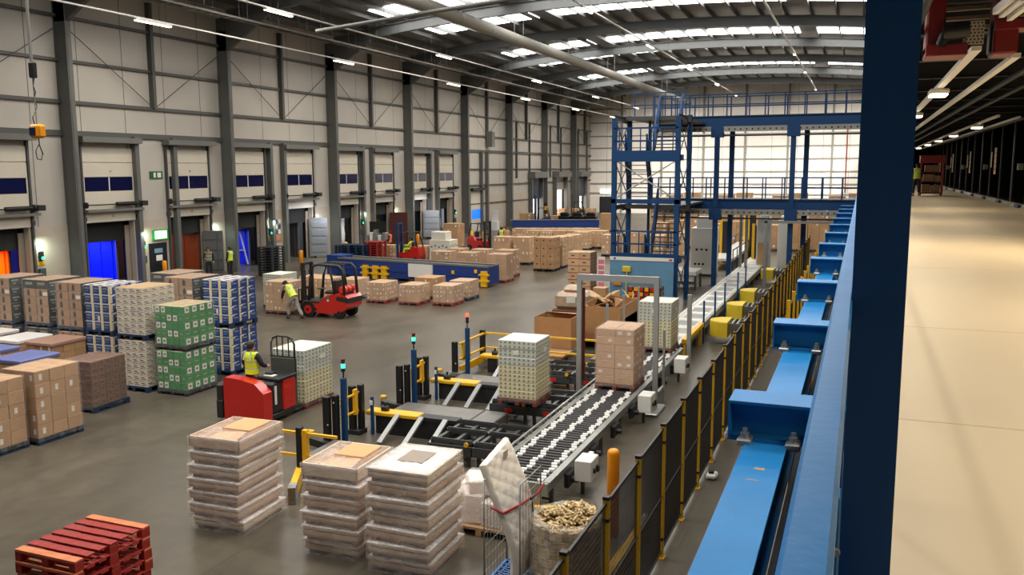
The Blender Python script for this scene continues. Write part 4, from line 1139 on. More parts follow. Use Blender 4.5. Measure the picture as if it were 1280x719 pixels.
def carton_mesh(style, sx, sy, sz, var=0):
    k = (style, round(sx, 3), round(sy, 3), round(sz, 3), var)
    if k in _cart: return _cart[k]
    m = MB()
    g = .004
    m.box(-sx / 2 + g, -sy / 2 + g, 0, sx / 2 - g, sy / 2 - g, sz - .003, 0, .008)
    def dec(face, u0, u1, v0, v1, mi, t=.003):
        z0, z1 = v0 * sz, v1 * sz
        hx, hy = sx / 2 - g, sy / 2 - g
        if face == 'f': m.box(-hx + u0 * 2 * hx, -hy - t, z0, -hx + u1 * 2 * hx, -hy, z1, mi)
        if face == 'b': m.box(hx - u0 * 2 * hx, hy, z0, hx - u1 * 2 * hx, hy + t, z1, mi)
        if face == 'r': m.box(hx, -hy + u0 * 2 * hy, z0, hx + t, -hy + u1 * 2 * hy, z1, mi)
        if face == 'l': m.box(-hx - t, hy - u0 * 2 * hy, z0, -hx, hy - u1 * 2 * hy, z1, mi)
    def top(u0, u1, v0, v1, mi): m.box(-sx / 2 + g + u0 * sx, -sy / 2 + g + v0 * sy, sz - .004, -sx / 2 - g + u1 * sx, -sy / 2 - g + v1 * sy, sz - .001, mi)
    mats = [CB]
    if style == 'plain' or style == 'pale':
        mats = [CB if style == 'plain' else CP, CT, M_paper, CLI]
        top(0, 1, .44, .56, 1)
        if var in (1, 3):
            for f in 'fb': dec(f, .58, .8, .3, .72, 2, .004)
        if var in (2, 3):
            for f in 'rl': dec(f, .3, .5, .28, .72, 2, .004)
    elif style == 'mark':      # carton with a small dark mark
        mats = [CB, CT, CI]
        for f in 'frbl': dec(f, .35, .6, .55, .7, 2)
        top(0, 1, .44, .56, 1)
    elif style == 'dots':      # two white labels on every face
        mats = [CP, CT, M_paper]
        top(0, 1, .44, .56, 1)
        for f in 'frbl':
            if var in (1, 3): dec(f, .14, .36, .32, .72, 2)
            if var in (2, 3): dec(f, .64, .84, .3, .7, 2)
    elif style == 'green':
        mats = [CG, M_paper, CLI, CT]
        if var in (1, 3):
            for f in 'fb': dec(f, .14, .82, .14, .86, 1, .004); dec(f, .3, .66, .36, .66, 2, .006)
        if var in (2, 3):
            for f in 'rl': dec(f, .2, .76, .14, .86, 1, .004); dec(f, .34, .62, .36, .66, 2, .006)
        if var == 0:
            for f in 'frbl': dec(f, .3, .7, .46, .54, 3, .002)
        m.box(-sx / 2 + .012, -sy / 2 + .012, sz - .004, sx / 2 - .012, sy / 2 - .012, sz - .001, 3)
    elif style == 'navy':
        mats = [CV, CW, CYB, CKT]
        for f in 'fb':
            dec(f, .74, 1, .0, 1, 1, .003); dec(f, .84, .92, .1, .9, 2, .005); dec(f, .1, .62, .55, .72, 3, .004); dec(f, .0, .74, .9, 1, 1, .003); dec(f, .12, .5, .3, .38, 3, .004)
        for f in 'rl':
            dec(f, .0, .16, .1, 1, 1, .003); dec(f, .16, .4, .8, 1, 1, .003); dec(f, .4, .7, .92, 1, 1, .003); dec(f, .04, .1, .2, .6, 2, .005); dec(f, .3, .8, .5, .66, 3, .004)
        top(0, .4, 0, 1, 1); top(.55, .9, .3, .6, 1)
        if var:
            for f in 'fr': dec(f, .4, .62, .05, .6, 1, .007)
    elif style == 'white':
        mats = [CW, CWI, CLI, CT]
        top(0, 1, 0, 1, 3)
        for f in 'frbl':
            dec(f, .12, .62, .58, .72, 1); dec(f, .3, .88, .32, .44, 2); dec(f, .1, .3, .2, .28, 1)
    elif style == 'dark':
        mats = [CD, CK]
        for f in 'frbl': dec(f, .3, .66, .42, .66, 1)
    elif style == 'wine':
        mats = [mat('tan wine carton', (160, 126, 94), .7, var=.08, scale=3, objvar=.06), CK, CKT, M_paper]
        for f in 'fb':
            dec(f, .3, .5, .12, .68, 1); dec(f, .36, .44, .68, .85, 1)
            if var == 1: dec(f, .6, .95, .2, .6, 3, .005)
        for f in 'rl': dec(f, 0, 1, 0, .97, 1); dec(f, .2, .8, .55, .75, 2, .005); dec(f, .3, .6, .25, .4, 2, .005)
        if var == 2:
            for f in 'fb': dec(f, 0, 1, 0, .97, 1, .0045); dec(f, .2, .8, .4, .7, 2, .0055)
    elif style == 'redtape':
        mats = [CP, CR, CI]
        for f in 'frbl': dec(f, 0, 1, .0, .09, 1); dec(f, .3, .6, .45, .6, 2)
    elif style in ('cream', 'creamtop'):
        mats = [CC if style == 'cream' else CCB, CDOT, CTOP, M_paper]
        nu = 8
        hx, hy = sx / 2 - g, sy / 2 - g
        for r_ in range(2):
            z = sz * (.27 + .48 * r_)
            for i in range(nu):
                u = (i + .5) / nu
                m.cyl((-hx + u * 2 * hx, -hy - .006, z), (-hx + u * 2 * hx, -hy + .01, z), .027, 1, 8, caps=True)
                m.cyl((hx + .006, -hy + u * 2 * hy, z), (hx - .01, -hy + u * 2 * hy, z), .027, 1, 8)
        if var == 1: top(0, 1, 0, 1, 2)
        if var == 2: dec('f', .4, .55, .3, .8, 3, .01); dec('r', .55, .75, .3, .8, 3, .01)
    me = m.mesh('carton', mats)
    _cart[k] = me
    return me


FILM = film_mat('clear stretch film', (235, 232, 228), .1)
FILMW = film_mat('milky stretch film', (232, 224, 218), .42)
LOADS = []
def load(label, x, y, w, d, h, n, style, pal='blue', z0=0.0, rz=0.0, group='pallet loads', wrap=None, lab=.35, pw=None, cat='pallet load', name='pallet_load', topm=None, seed=None):
    """x, y = front right bottom corner; n = cartons across, deep, high"""
    rr = random.Random(seed if seed is not None else hash(label) % 9999 if False else len(LOADS) * 7 + 3)
    r = thing(name, label, cat, (x - w / 2, y + d / 2, z0), rz, group)
    LOADS.append(r)
    zp = 0.0
    if pal:
        put('pallet', pallet_mesh(pw or w, d if not pw else d + .02, pal), r); zp = .15
    nx, ny, nz = n
    sx, sy, sz = w * .97 / nx, d * .97 / ny, (h - zp) / nz
    for k in range(nz):
        for j in range(ny):
            for i in range(nx):
                if 0 < i < nx - 1 and 0 < j < ny - 1 and k < nz - 1: continue
                var = 0; st = style
                if style in ('plain', 'pale'): var = rr.choice((1, 2, 3)) if rr.random() < lab else 0
                elif style == 'green':
                    odd = (k % 2 == (nz - 1) % 2)
                    fl = (i in (0, 1)) if odd else (i in (2, 3))
                    var = (1 if fl else 0) + (2 if odd else 0)
                elif style == 'dots': var = rr.choice((0, 0, 1, 2, 3))
                elif style == 'navy': var = 1 if (k == 1 and i == 1) else 0
                elif style == 'wine': var = 2 if (k == nz - 1 and seed == 2) else 1 if (k == nz - 2 and i == nx - 1) else 0
                elif style == 'cream':
                    if k >= nz - 3: st = 'creamtop'
                    var = 1 if k == nz - 1 else 2 if k == nz - 2 else 0
                dx = rr.uniform(-.006, .006); dy = rr.uniform(-.006, .006)
                o = put('carton' if style != 'cream' else 'pack_layer', carton_mesh(st, sx, sy, sz, var), r,
                        (-w * .97 / 2 + sx * (i + .5) + dx, -d * .97 / 2 + sy * (j + .5) + dy, zp + k * sz))
    if wrap:
        t = .012
        f = MB().box(-w / 2 - t, -d / 2 - t, zp * .4, w / 2 + t, d / 2 + t, h + .01, 0, .02)
        f.build('stretch_wrap', wrap, r)
    if topm:
        MB().box(-w / 2 - .01, -d / 2 - .01, h - .09, w / 2 + .01, d / 2 + .01, h + .015, 0, .02).build('top_sheet', topm, r)
    return r


def LP(label, px_, pyb, pyt, w, d, n, style, **k):
    """load whose front right bottom corner the photo shows at px_, pyb and its top at pyt"""
    z0 = k.get('z0', 0.0)
    p = at(px_, pyb, z0)
    r = RM @ Vector(((px_ - CX) / FPX, -(pyt - CY) / FPX, -1.0))
    h = HC + r.z * p.y / r.y - z0
    return load(label, p.x, p.y, w, d, h, n, style, **k)


# ---- near left block
G1 = 'brown carton loads at the left edge'
load('brown carton load cut by the left picture edge, in front of its twin', -16.68, 12.05, 1.0, 1.2, 1.6, (3, 3, 5), 'plain', 'blue', group=G1, wrap=FILM, lab=.6)
load('big brown carton load with white labels beside the dark brown wrapped one', -16.52, 13.36, 1.0, 1.2, 1.66, (3, 3, 5), 'plain', 'blue', group=G1, wrap=FILM, lab=.7)
load('dark brown load of small cartons wrapped in film on a navy pallet at the left', -17.5, 15.72, .96, 1.16, 1.3, (4, 5, 7), 'dark', 'blue', group=G1, wrap=FILM, pw=1.02, rz=.03)
M_wtop = mat('white plastic hood', (232, 228, 226), .35, bump=.5, bscale=6)
M_btop = mat('lilac blue plastic hood', (104, 114, 168), .35, bump=.4, bscale=6)
M_ptop = mat('dusty pink hood', (168, 132, 116), .5, bump=.3, bscale=6)
def RR(label, px_, py_, h, w, d, n, style, **k):
    p = at(px_, py_, h)
    return load(label, p.x, p.y - d, w, d, h, n, style, **k)
G2 = 'hooded low loads at the left edge'
RR('low load under a lilac blue hood directly behind the big brown carton load', 75, 441, 1.4, 1.0, 1.15, (3, 3, 4), 'plain', topm=M_btop, group=G2)
RR('lilac blue hooded load at the left picture edge', 25, 433, 1.4, 1.0, 1.15, (3, 3, 4), 'plain', topm=M_btop, group=G2)
RR('load under a dusty pink hood just behind the dark brown wrapped load', 108, 421, 1.35, 1.0, 1.15, (3, 3, 4), 'plain', topm=M_ptop, group=G2)
RR('white hooded low load beside the dusty pink one', 66, 418, 1.35, 1.0, 1.15, (3, 3, 4), 'pale', topm=M_wtop, group=G2)
RR('white hooded low load at the left picture edge', 24, 412, 1.35, 1.0, 1.15, (3, 3, 4), 'pale', topm=M_wtop, group=G2)

# ---- two-high row
def pair(lab_top, lab_bot, x, y, w, d, H, n, style, pal='blue', **k):
    # the pallet of the upper load rests on the lower cartons
    load(lab_bot, x, y, w, d, H / 2, n, style, pal, **k)
    load(lab_top, x + .0, y + .02, w, d, H / 2, n, style, pal, z0=H / 2 + .002, **k)
G3 = 'two high stacks of carton loads'
pair('green carton load on top of its green twin', 'green carton load on the floor below its green twin', -16.47, 17.86, 1.0, 1.2, 2.42, (5, 4, 5), 'green', 'black', group=G3, wrap=FILM)
pair('white printed carton load stacked on another beside the green stack', 'white printed carton load on the floor beside the green stack', -17.74, 17.78, 1.0, 1.2, 2.86, (4, 4, 8), 'white', group=G3)
pair('navy and white carton load stacked high behind the green stack', 'navy and white carton load on the floor behind the green stack', -16.86, 20.2, 1.02, 1.2, 2.82, (3, 3, 5), 'navy', group=G3)
pair('navy and white carton load stacked high left of the white printed stack', 'navy and white carton load hidden low left of the white printed stack', -19.12, 18.0, 1.0, 1.2, 2.84, (3, 3, 5), 'navy', group=G3)
pair('brown bottle carton load with black sides, stacked beside the navy stack', 'brown bottle carton load low beside the navy stack', -20.38, 18.15, 1.0, 1.2, 2.84, (2, 3, 5), 'wine', group=G3, wrap=FILM)
pair('brown bottle carton load with black lettered top row, stacked second from the left edge', 'brown bottle carton load on the floor, second from the left edge', -21.85, 18.3, 1.0, 1.2, 2.84, (2, 3, 5), 'wine', group=G3, wrap=FILM, seed=2)
pair('tall brown bottle carton load cut by the left picture edge, upper one', 'tall brown bottle carton load cut by the left picture edge, lower one', -23.25, 18.2, 1.0, 1.2, 2.86, (2, 3, 5), 'wine', group=G3, wrap=FILM)
pair('brown topped load stacked between the white and navy stacks, nearest the fire door', 'floor level load between the white and navy stacks, nearest the fire door', -18.05, 20.0, 1.05, 1.2, 2.86, (2, 3, 5), 'wine', group=G3, wrap=FILM)
pair('black lettered load with brown top behind the white printed stack', 'floor level black lettered load behind the white printed stack', -19.25, 20.7, 1.05, 1.2, 2.86, (2, 3, 5), 'wine', group=G3, wrap=FILM, seed=2)

# ---- by the red forklift
G4 = 'low wrapped loads in the middle of the floor'
load('brown carton load on the forks in front of the walking man', -21.85, 29.85, 1.25, 1.05, 1.38, (3, 3, 5), 'dots', 'maroon', group=G4, wrap=FILM)
load('cream pack load standing behind the load at the walking man', -23.15, 31.1, 1.0, 1.2, 1.5, (1, 1, 7), 'cream', 'blue', group=G4)
LP('brown low load on a red pallet nearest the red forklift', 482, 380, 354, 1.0, 1.2, (3, 3, 4), 'dots', pal='red', group=G4, wrap=FILM)
LP('brown low load on red pallet, middle of three in front of the blue machine', 523, 382.5, 357, 1.0, 1.2, (3, 3, 4), 'dots', pal='red', group=G4, wrap=FILM)
LP('brown low load on a red pallet, farthest from the forklift of the three', 566, 383.5, 358, 1.0, 1.2, (3, 3, 4), 'dots', pal='red', group=G4, wrap=FILM)
LP('brown low load on a blue pallet at the right end of the blue machine', 586, 376.5, 352, 1.0, 1.2, (3, 3, 4), 'dots', pal='blue', group=G4, wrap=FILM)
LP('plain brown low load between the red pallet loads and the blue machine', 544, 375, 348, 1.1, 1.2, (3, 3, 3), 'plain', pal='blue', group=G4)
LP('brown low load on a blue pallet just behind the red forklift', 446, 375.5, 350, 1.0, 1.2, (3, 3, 4), 'dots', pal='blue', group=G4, wrap=FILM)
LP('brown low load seen through the cab of the red forklift', 413, 377, 349, 1.0, 1.2, (3, 3, 4), 'dots', pal='blue', group=G4)
LP('brown low load behind the mast of the red forklift', 396, 374, 347, 1.0, 1.2, (3, 3, 4), 'dots', pal='blue', group=G4)
# ---- beyond the blue machine
G5 = 'wrapped loads beyond the blue machine'
LP('brown carton load left of the orange lit forklift driver', 491, 328, 307, 1.0, 1.0, (3, 2, 4), 'plain', pal='blue', group=G5)
LP('brown carton load with white edges right of the orange lit forklift driver', 535, 329, 308, 1.0, 1.0, (3, 2, 6), 'dots', pal='blue', group=G5)
LP('wrapped brown load directly below the white dotted crates', 562, 339, 315, 1.25, 1.1, (2, 2, 4), 'plain', pal='red', group=G5, wrap=FILM)
LP('wrapped brown load second right of the white dotted crates', 594, 343, 316.5, 1.2, 1.1, (2, 2, 4), 'plain', pal='red', group=G5, wrap=FILM)
LP('wrapped brown load behind the blue machine, its top just showing', 578, 334, 311.5, 1.1, 1.1, (2, 2, 4), 'plain', pal='red', group=G5, wrap=FILM)
LP('wrapped brown load at the back of the group by the blue machine end', 609, 337, 312.5, 1.1, 1.1, (2, 2, 4), 'plain', pal='red', group=G5, wrap=FILM)
LP('wrapped brown load on a red pallet just past the blue machine end', 633, 354, 318.5, 1.15, 1.1, (2, 2, 5), 'plain', pal='red', group=G5, wrap=FILM)
LP('wrapped brown load tucked behind the one past the blue machine end', 641, 347.5, 313.5, 1.1, 1.1, (2, 2, 5), 'plain', pal='red', group=G5, wrap=FILM)
LP('tall brown carton load behind the white dotted crates', 573, 312, 280, 1.3, 1.2, (2, 2, 5), 'plain', pal='blue', group=G5)
# ---- field of loads before the tower
G6 = 'loads standing in rows left of the stair tower'
LP('unwrapped load of big brown cartons, four layers, on a black pallet', 692.5, 340, 297.5, 1.3, 1.2, (3, 2, 4), 'mark', pal='black', group=G6)
LP('white labelled brown load just left of the unwrapped big cartons', 662, 331.5, 297, 1.15, 1.1, (2, 2, 4), 'dots', pal='blue', group=G6)
LP('white labelled load with a pale top at the driver in yellow', 637, 331, 296.5, 1.15, 1.1, (2, 2, 4), 'dots', pal='blue', group=G6)
LP('pale wrapped load first behind the unwrapped big cartons', 703.5, 336, 297, 1.1, 1.2, (2, 2, 6), 'dots', pal='blue', group=G6)
LP('pale wrapped load second behind the unwrapped big cartons', 712, 331, 296, 1.1, 1.2, (2, 2, 6), 'dots', pal='blue', group=G6)
LP('pale wrapped load third behind the unwrapped big cartons', 722, 322, 294, 1.1, 1.2, (2, 2, 5), 'dots', pal='blue', group=G6)
LP('dotted pale load fourth in the row behind the big cartons', 735, 313.5, 290.5, 1.2, 1.2, (2, 2, 5), 'dots', pal='blue', group=G6)
LP('wide white labelled load nearest the tower foot in the second row', 757, 311.5, 289, 1.3, 1.2, (3, 2, 4), 'dots', pal='black', group=G6)
LP('tall load of pale cartons with red tape lines beside the tower', 738, 372, 316, 1.15, 1.1, (2, 2, 6), 'redtape', pal='maroon', group=G6)
RW = ['far row white labelled load, %s from the dock side' % q for q in ('first', 'second', 'third', 'fourth', 'fifth', 'sixth')]
for i in range(6):
    LP(RW[i], 656 + i * 18, 303.5 - i * .1, 286, 1.15, 1.1, (3, 2, 3), 'dots', pal='blue', group='far row of white labelled loads')
RW = ['pale load in the far middle row, %s from the dock side' % q for q in ('first', 'second', 'third', 'fourth', 'fifth')]
for i in range(5):
    LP(RW[i], 672 + i * 17, 309, 288.5, 1.0, 1.1, (2, 2, 4), 'dots', pal='blue', group='far middle row of pale loads')
# ---- by the back doors: brown and black wrapped loads
M_bfilm = mat('black stretch film', (26, 27, 30), .25, bump=.6, bscale=5)
G7 = 'loads stored near the back doors'
for i, (px_, pb, pt, lab) in enumerate(((701, 284, 270, 'square brown load just left of the black wrapped loads'), (664, 284, 267, 'brown load below the first back door'), (767, 290, 267, 'brown load at the far side of the black wrapped loads'), (706, 272, 261, 'small brown load behind the black wrapped loads, nearest the white doorway'), (725, 272, 261, 'small brown load behind the black wrapped loads, middle'), (742, 272, 261, 'small brown load behind the black wrapped loads, nearest the corner exit'))):
    LP(lab, px_, pb, pt, 1.35, 1.3, (2, 2, 3), 'plain', pal='blue', group=G7)
for i, px_ in enumerate((712, 728, 745)):
    p = at(px_, 285)
    b = thing('pallet_load', 'black film wrapped load, %s of the three near the back doors' % ('first', 'middle', 'last')[i], 'pallet load', (p.x - .7, p.y + .6, 0), group='black film wrapped loads')
    put('pallet', pallet_mesh(1.2, 1.0, 'blue'), b)
    vv = MB(); rq = random.Random(i)
    vv.box(-.6, -.55, .15, .6, .55, 1.25, 0, .12).box(-.5, -.45, 1.2, .52, .4, 1.55, 0, .14)
    vv.build('black_wrap', M_bfilm, b)
# ---- stacks seen behind the tower and under the gantry
q = 0
wds = ('first', 'second', 'third', 'fourth', 'fifth', 'sixth', 'seventh', 'eighth', 'ninth', 'tenth', 'eleventh', 'twelfth')
for row, (yy, zz, nn, x0, st, nm) in enumerate(((66, 1.9, 12, -13.6, 'plain', 'low far row'), (74, 3.6, 12, -15.6, 'pale', 'tall rear row'))):
    for i in range(nn):
        load('brown carton load in the %s behind the gantry, %s from the docks' % (nm, wds[i]), x0 + i * 1.45, yy + (i % 3) * .2, 1.3, 1.2, zz + .2 * ((i * 7) % 3), (2, 1, 4), st, 'blue', group=nm, lab=.5)

for i, (px_, py_) in enumerate(((780, 318), (800, 316), (822, 314), (846, 312))):
    load('mixed carton load behind the stair tower, %s from the docks' % wds[i], -15.3 + i * 1.5, 58 + .3 * i, 1.2, 1.2, 1.5 + .2 * (i % 2), (2, 2, 4), 'dots', 'blue', group='loads behind the stair tower', wrap=None)

# ---- loads on the conveyors
G8 = 'loads riding on the conveyor system'
load('cream and grey pack load with rows of dark rings at the middle loading station', -6.72, 18.34, .96, 1.0, 1.52, (1, 1, 7), 'cream', 'maroon', z0=.56, group=G8, wrap=FILM)
load('brown carton load in shiny film on the roller conveyor', -4.93, 20.35, .98, 1.15, 1.52, (2, 2, 7), 'dots', 'maroon', z0=.605, group=G8, wrap=film_mat('shiny film', (225, 205, 196), .22))
load('pale grey pack load with dark rings below the portal frame', -4.98, 25.1, 1.0, 1.15, 1.5, (1, 1, 7), 'cream', 'maroon', z0=.605, group=G8, wrap=FILM)
load('cream pack load with dark rings carried by the red stand-on truck', -12.76, 17.95, 1.0, 1.25, 1.5, (1, 1, 7), 'cream', 'maroon', group=G8, wrap=FILM)

# ---- waste cartons between the stations
M_big = mat('big carton board', (176, 132, 88), .7, var=.06)
bb = at(720, 436)
o = thing('open_carton', 'big open topped brown carton behind the cream station load', 'box', (-8.95, 26.5, .3))
w_ = MB()
for a in ((-.62, -.55, -.6, .55), (.6, -.55, .62, .55)): w_.box(a[0], a[1], 0, a[2], a[3], 1.0)
w_.box(-.62, -.57, 0, .62, -.55, 1.0).box(-.62, .55, 0, .62, .57, 1.0).box(-.6, -.55, 0, .6, .55, .02); w_.build('carton_walls', M_big, o)
MB().add([(-.62, .56, 1.0), (.62, .56, 1.0), (.5, .2, 1.04), (-.3, .25, 1.05)], [(0, 1, 2, 3)]).build('flap', mat('carton inside', (206, 172, 128), .7), o)
o = thing('carton_pile', 'flattened brown cartons lying on boards before the big open carton', 'cartons', (-8.95, 25.2, .0))
for i in range(4): MB().cb(.05 * i, 0, .15 + i * .05, 1.2, 1.0, .04, 0, .005).build('flat_carton', M_big, o)
MB().box(-.6, -.5, 0, .6, .5, .15).build('support', M_dark, o)
o = thing('waste_container', 'brown carton container full of crumpled cardboard beside the white conveyor load', 'box', (-7.9, 29.0, .3))
w_ = MB()
w_.box(-.7, -1.3, 0, -.68, 1.3, 1.15).box(.68, -1.3, 0, .7, 1.3, 1.15).box(-.7, -1.32, 0, .7, -1.3, 1.15).box(-.7, 1.3, 0, .7, 1.32, 1.15).box(-.7, -1.3, 0, .7, 1.3, .7); w_.build('carton_walls', M_big, o)
rq = random.Random(4)
for i in range(16):
    a = MB(); x_, y_ = rq.uniform(-.55, .55), rq.uniform(-1.1, 1.1); z_ = .8 + rq.random() * .4 + .25 * (1 - abs(y_))
    v_ = [(x_ + rq.uniform(-.35, .35), y_ + rq.uniform(-.4, .4), z_ + rq.uniform(-.1, .3)) for _ in range(4)]
    v2 = [(p[0] + .01, p[1], p[2] + .02) for p in v_]
    a.add(v_ + v2, [(0, 1, 2, 3), (7, 6, 5, 4), (0, 4, 5, 1), (1, 5, 6, 2), (2, 6, 7, 3), (3, 7, 4, 0)]); a.build('cardboard_scrap', [M_big, mat('carton inside', (206, 172, 128), .7), M_dark][i % 3 if i % 5 else 1], o)
for (x_, y_, lab) in ((-7.9, 29.0, 'long'), ):
    s_ = MB().box(x_ - .75, y_ - 1.4, 0, x_ - .65, y_ + 1.4, .3).box(x_ + .65, y_ - 1.4, 0, x_ + .75, y_ + 1.4, .3).box(x_ - .75, y_ - 4, .18, x_ - .6, y_ - 1.4, .3).box(x_ + .6, y_ - 4.4, .18, x_ + .75, y_ - 1.4, .36)
    o = s_.build('support_rail', M_grey, None); tag(o, 'grey steel rails carrying the waste cartons', 'rails')
o = thing('wrapped_bundle', 'film wrapped brown bundle with a white paper behind the big open carton', 'bundle', (-9.7, 30.6, 0))
MB().box(-.6, -.6, .9, .6, .6, 1.5, 0, .12).box(-.4, -.3, 1.45, .3, .4, 1.72, 0, .15).build('bundle_body', mat('film over brown', (186, 160, 136), .35, var=.15, bump=.7, bscale=5), o)
MB().box(-.12, -.62, 1.15, .22, -.6, 1.42).build('paper', M_paper, o)
MB().box(-.65, -.6, 0, .65, .6, .7, 0, .01).box(-.68, -.62, .7, .68, .62, .9, 0, .05).build('base_box', CD, o)
o = MB().box(-.25, -.25, 0, .25, .25, .45, 0, .01).build('carton', CB, None, (-9.2, 32.4, 1.0)); tag(o, 'small brown carton on a pedestal behind the wrapped bundle', 'box')
o = MB().box(-.4, -.4, 0, .4, .4, 1.0, 0, .02).build('carton', CD, None, (-9.2, 32.4, 0)); tag(o, 'dark brown box carrying the small carton behind the wrapped bundle', 'box')

# ---- empty pallets as things
def empty_pallet(label, loc, rz, c, group):
    t = thing('wooden_pallet', label, 'pallet', loc, rz, group)
    w, d = 1.0, 1.2
    m_ = PALM[c]
    for j in range(3): put('bottom_board', _pb(('bb', c), lambda: MB().box(-.05, -.6, 0, .05, .6, .02, 0, .003), m_), t, ((-.45, 0, .45)[j], 0, 0))
    for i in (-.45, 0, .45):
        for j in (-.53, 0, .53): put('block', _pb(('bl', c), lambda: MB().box(-.05, -.07, 0, .05, .07, .085, 0, .004), m_), t, (i, j, .02))
    for j in (-.53, 0, .53): put('stringer_board', _pb(('sb', c), lambda: MB().box(-.5, -.07, 0, .5, .07, .02, 0, .003), m_), t, (0, j, .105))
    for j in range(7):
        end = j in (0, 6)
        mm = mat('worn orange red board', (206, 118, 72), .6, var=.22, scale=7) if c == 'red' and end else m_
        put('deck_board', _pb(('db', c, end), lambda: MB().box(-.5, -.062, 0, .5, .062, .025, 0, .003), mm), t, (0, -.535 + j * 1.07 / 6, .125))
    return t
_pbc = {}
def _pb(k, f, m_):
    if k not in _pbc: _pbc[k] = f().mesh('board', [m_])
    return _pbc[k]
pos = ['topmost', 'second from the top', 'third from the top', 'fourth from the top', 'fifth from the top', 'sixth from the top', 'seventh from the top', 'eighth from the top', 'lowest']
NP = 9
zt = .15 * NP
pc = at(17, 686, zt); pd = at(93, 703, zt)
p0x, p0y = pd.x - .5, pd.y + .6
rq = random.Random(3)
for i in range(NP):
    empty_pallet('%s empty red pallet in the near left corner stack' % pos[NP - 1 - i], (p0x + (rq.uniform(-.02, .02) if i < NP - 1 else 0), p0y + (rq.uniform(-.02, .02) if i < NP - 1 else 0), i * .15), 0, 'red', 'empty red pallets in the near stack')
def stack(px_, py_, n, c, labs, group, z0=0):
    p = at(px_, py_)
    for i in range(n):
        o = put('wooden_pallet', pallet_mesh(1.0, 1.2, c), None, (p.x - .5, p.y + .6, z0 + i * .151)); tag(o, labs % pos[n - 1 - i] if n - 1 - i < 8 else labs % 'lower', 'pallet', group)
def stack2(px_, py_, n, c, where, group):
    p = at(px_, py_)
    nm = ['lowest', 'second lowest', 'third', 'fourth', 'fifth', 'sixth', 'seventh', 'eighth', 'ninth', 'tenth', 'eleventh', 'twelfth', 'thirteenth', 'fourteenth']
    for i in range(n):
        o = put('wooden_pallet', pallet_mesh(1.0, 1.2, c), None, (p.x - .5, p.y + .6, i * .151))
        tag(o, '%s %s pallet from the floor %s' % (nm[i] if i < n - 1 else 'topmost', {'red': 'red', 'blue': 'navy', 'black': 'charcoal'}[c], where), 'pallet', group)
stack2(472, 333, 10, 'red', 'in the red stack behind the blue machine', 'red pallets behind the blue machine')
stack2(454, 334, 9, 'blue', 'in the dark stack left of the red one', 'navy pallets left of the red stack')
stack2(436, 334, 9, 'blue', 'in the dark stack by the silver container door', 'navy pallets by the silver door')
stack2(341, 346, 11, 'black', 'in the dark stack by the blue lorry curtain', 'charcoal pallets by the blue lorry')
for i in range(4):
    o = put('wooden_pallet', pallet_mesh(1.2, 1.0, 'blue'), None, (-10.0, 26.2, i * .151)); tag(o, '%s navy pallet behind the cream station load' % ('lowest', 'second', 'third', 'topmost')[i], 'pallet', 'navy pallets behind the station')

# ---- film wrapped stacks of filled pallet trays near the front
M_ply = mat('wrapped plywood tray', (216, 188, 162), .5, var=.14, scale=4, stretch=(1, 1, 5))
M_ply2 = mat('paler wrapped ply', (226, 206, 184), .45, var=.12, scale=4, stretch=(1, 1, 5))
M_trayf = film_mat('loose white film', (250, 242, 237), .22, rough=.3, bump=.2, bscale=4, stretch=(1, 1, 4))
M_trayt = film_mat('tray film with glare', (252, 247, 243), .8, rough=.25, bump=.35, bscale=5, stretch=(1, 1, 1))  # top skin whiter and denser; overhead glare is put into the film
def film_shell(rq, w, d, h, top, lip=.02):
    """a loose skin of film round a tray, flaring where it hangs free"""
    nu, nv = 48, 6
    vs, fs = [], []
    ph = [rq.uniform(0, 6.3) for _ in range(4)]
    for j in range(nv):
        tz = j / (nv - 1); z = h * tz
        for i in range(nu):
            t = i / nu * 4
            s_ = int(t); f_ = t - s_
            hw, hd = w / 2 + lip, d / 2 + lip
            P = [(-hw, -hd), (hw, -hd), (hw, hd), (-hw, hd)]
            a, b = P[s_], P[(s_ + 1) % 4]
            x_, y_ = a[0] + (b[0] - a[0]) * f_, a[1] + (b[1] - a[1]) * f_
            wv = .5 + .5 * math.sin(i * .9 + ph[0]) * math.sin(i * .37 + ph[1])
            k = 1 + (1 - tz) ** 2 * .026 * wv + .004 * math.sin(i * 1.7 + ph[2] + j)
            vs.append((x_ * k, y_ * k, z - (1 - tz) ** 3 * .05 * wv))
    for j in range(nv - 1):
        for i in range(nu): fs.append((j * nu + i, j * nu + (i + 1) % nu, (j + 1) * nu + (i + 1) % nu, (j + 1) * nu + i))
    nside = len(fs)
    if top:
        n0 = len(vs)
        ring = list(range((nv - 1) * nu, nv * nu))
        vs.append((0, 0, h + .012))
        mid = []
        for i in range(nu):
            p = vs[ring[i]]; vs.append((p[0] * .6, p[1] * .6, h + .006 + .008 * math.sin(i * 1.3 + ph[3]))); mid.append(len(vs) - 1)
        for i in range(nu):
            fs.append((ring[i], ring[(i + 1) % nu], mid[(i + 1) % nu], mid[i])); fs.append((mid[i], mid[(i + 1) % nu], n0))
    return vs, fs, nside
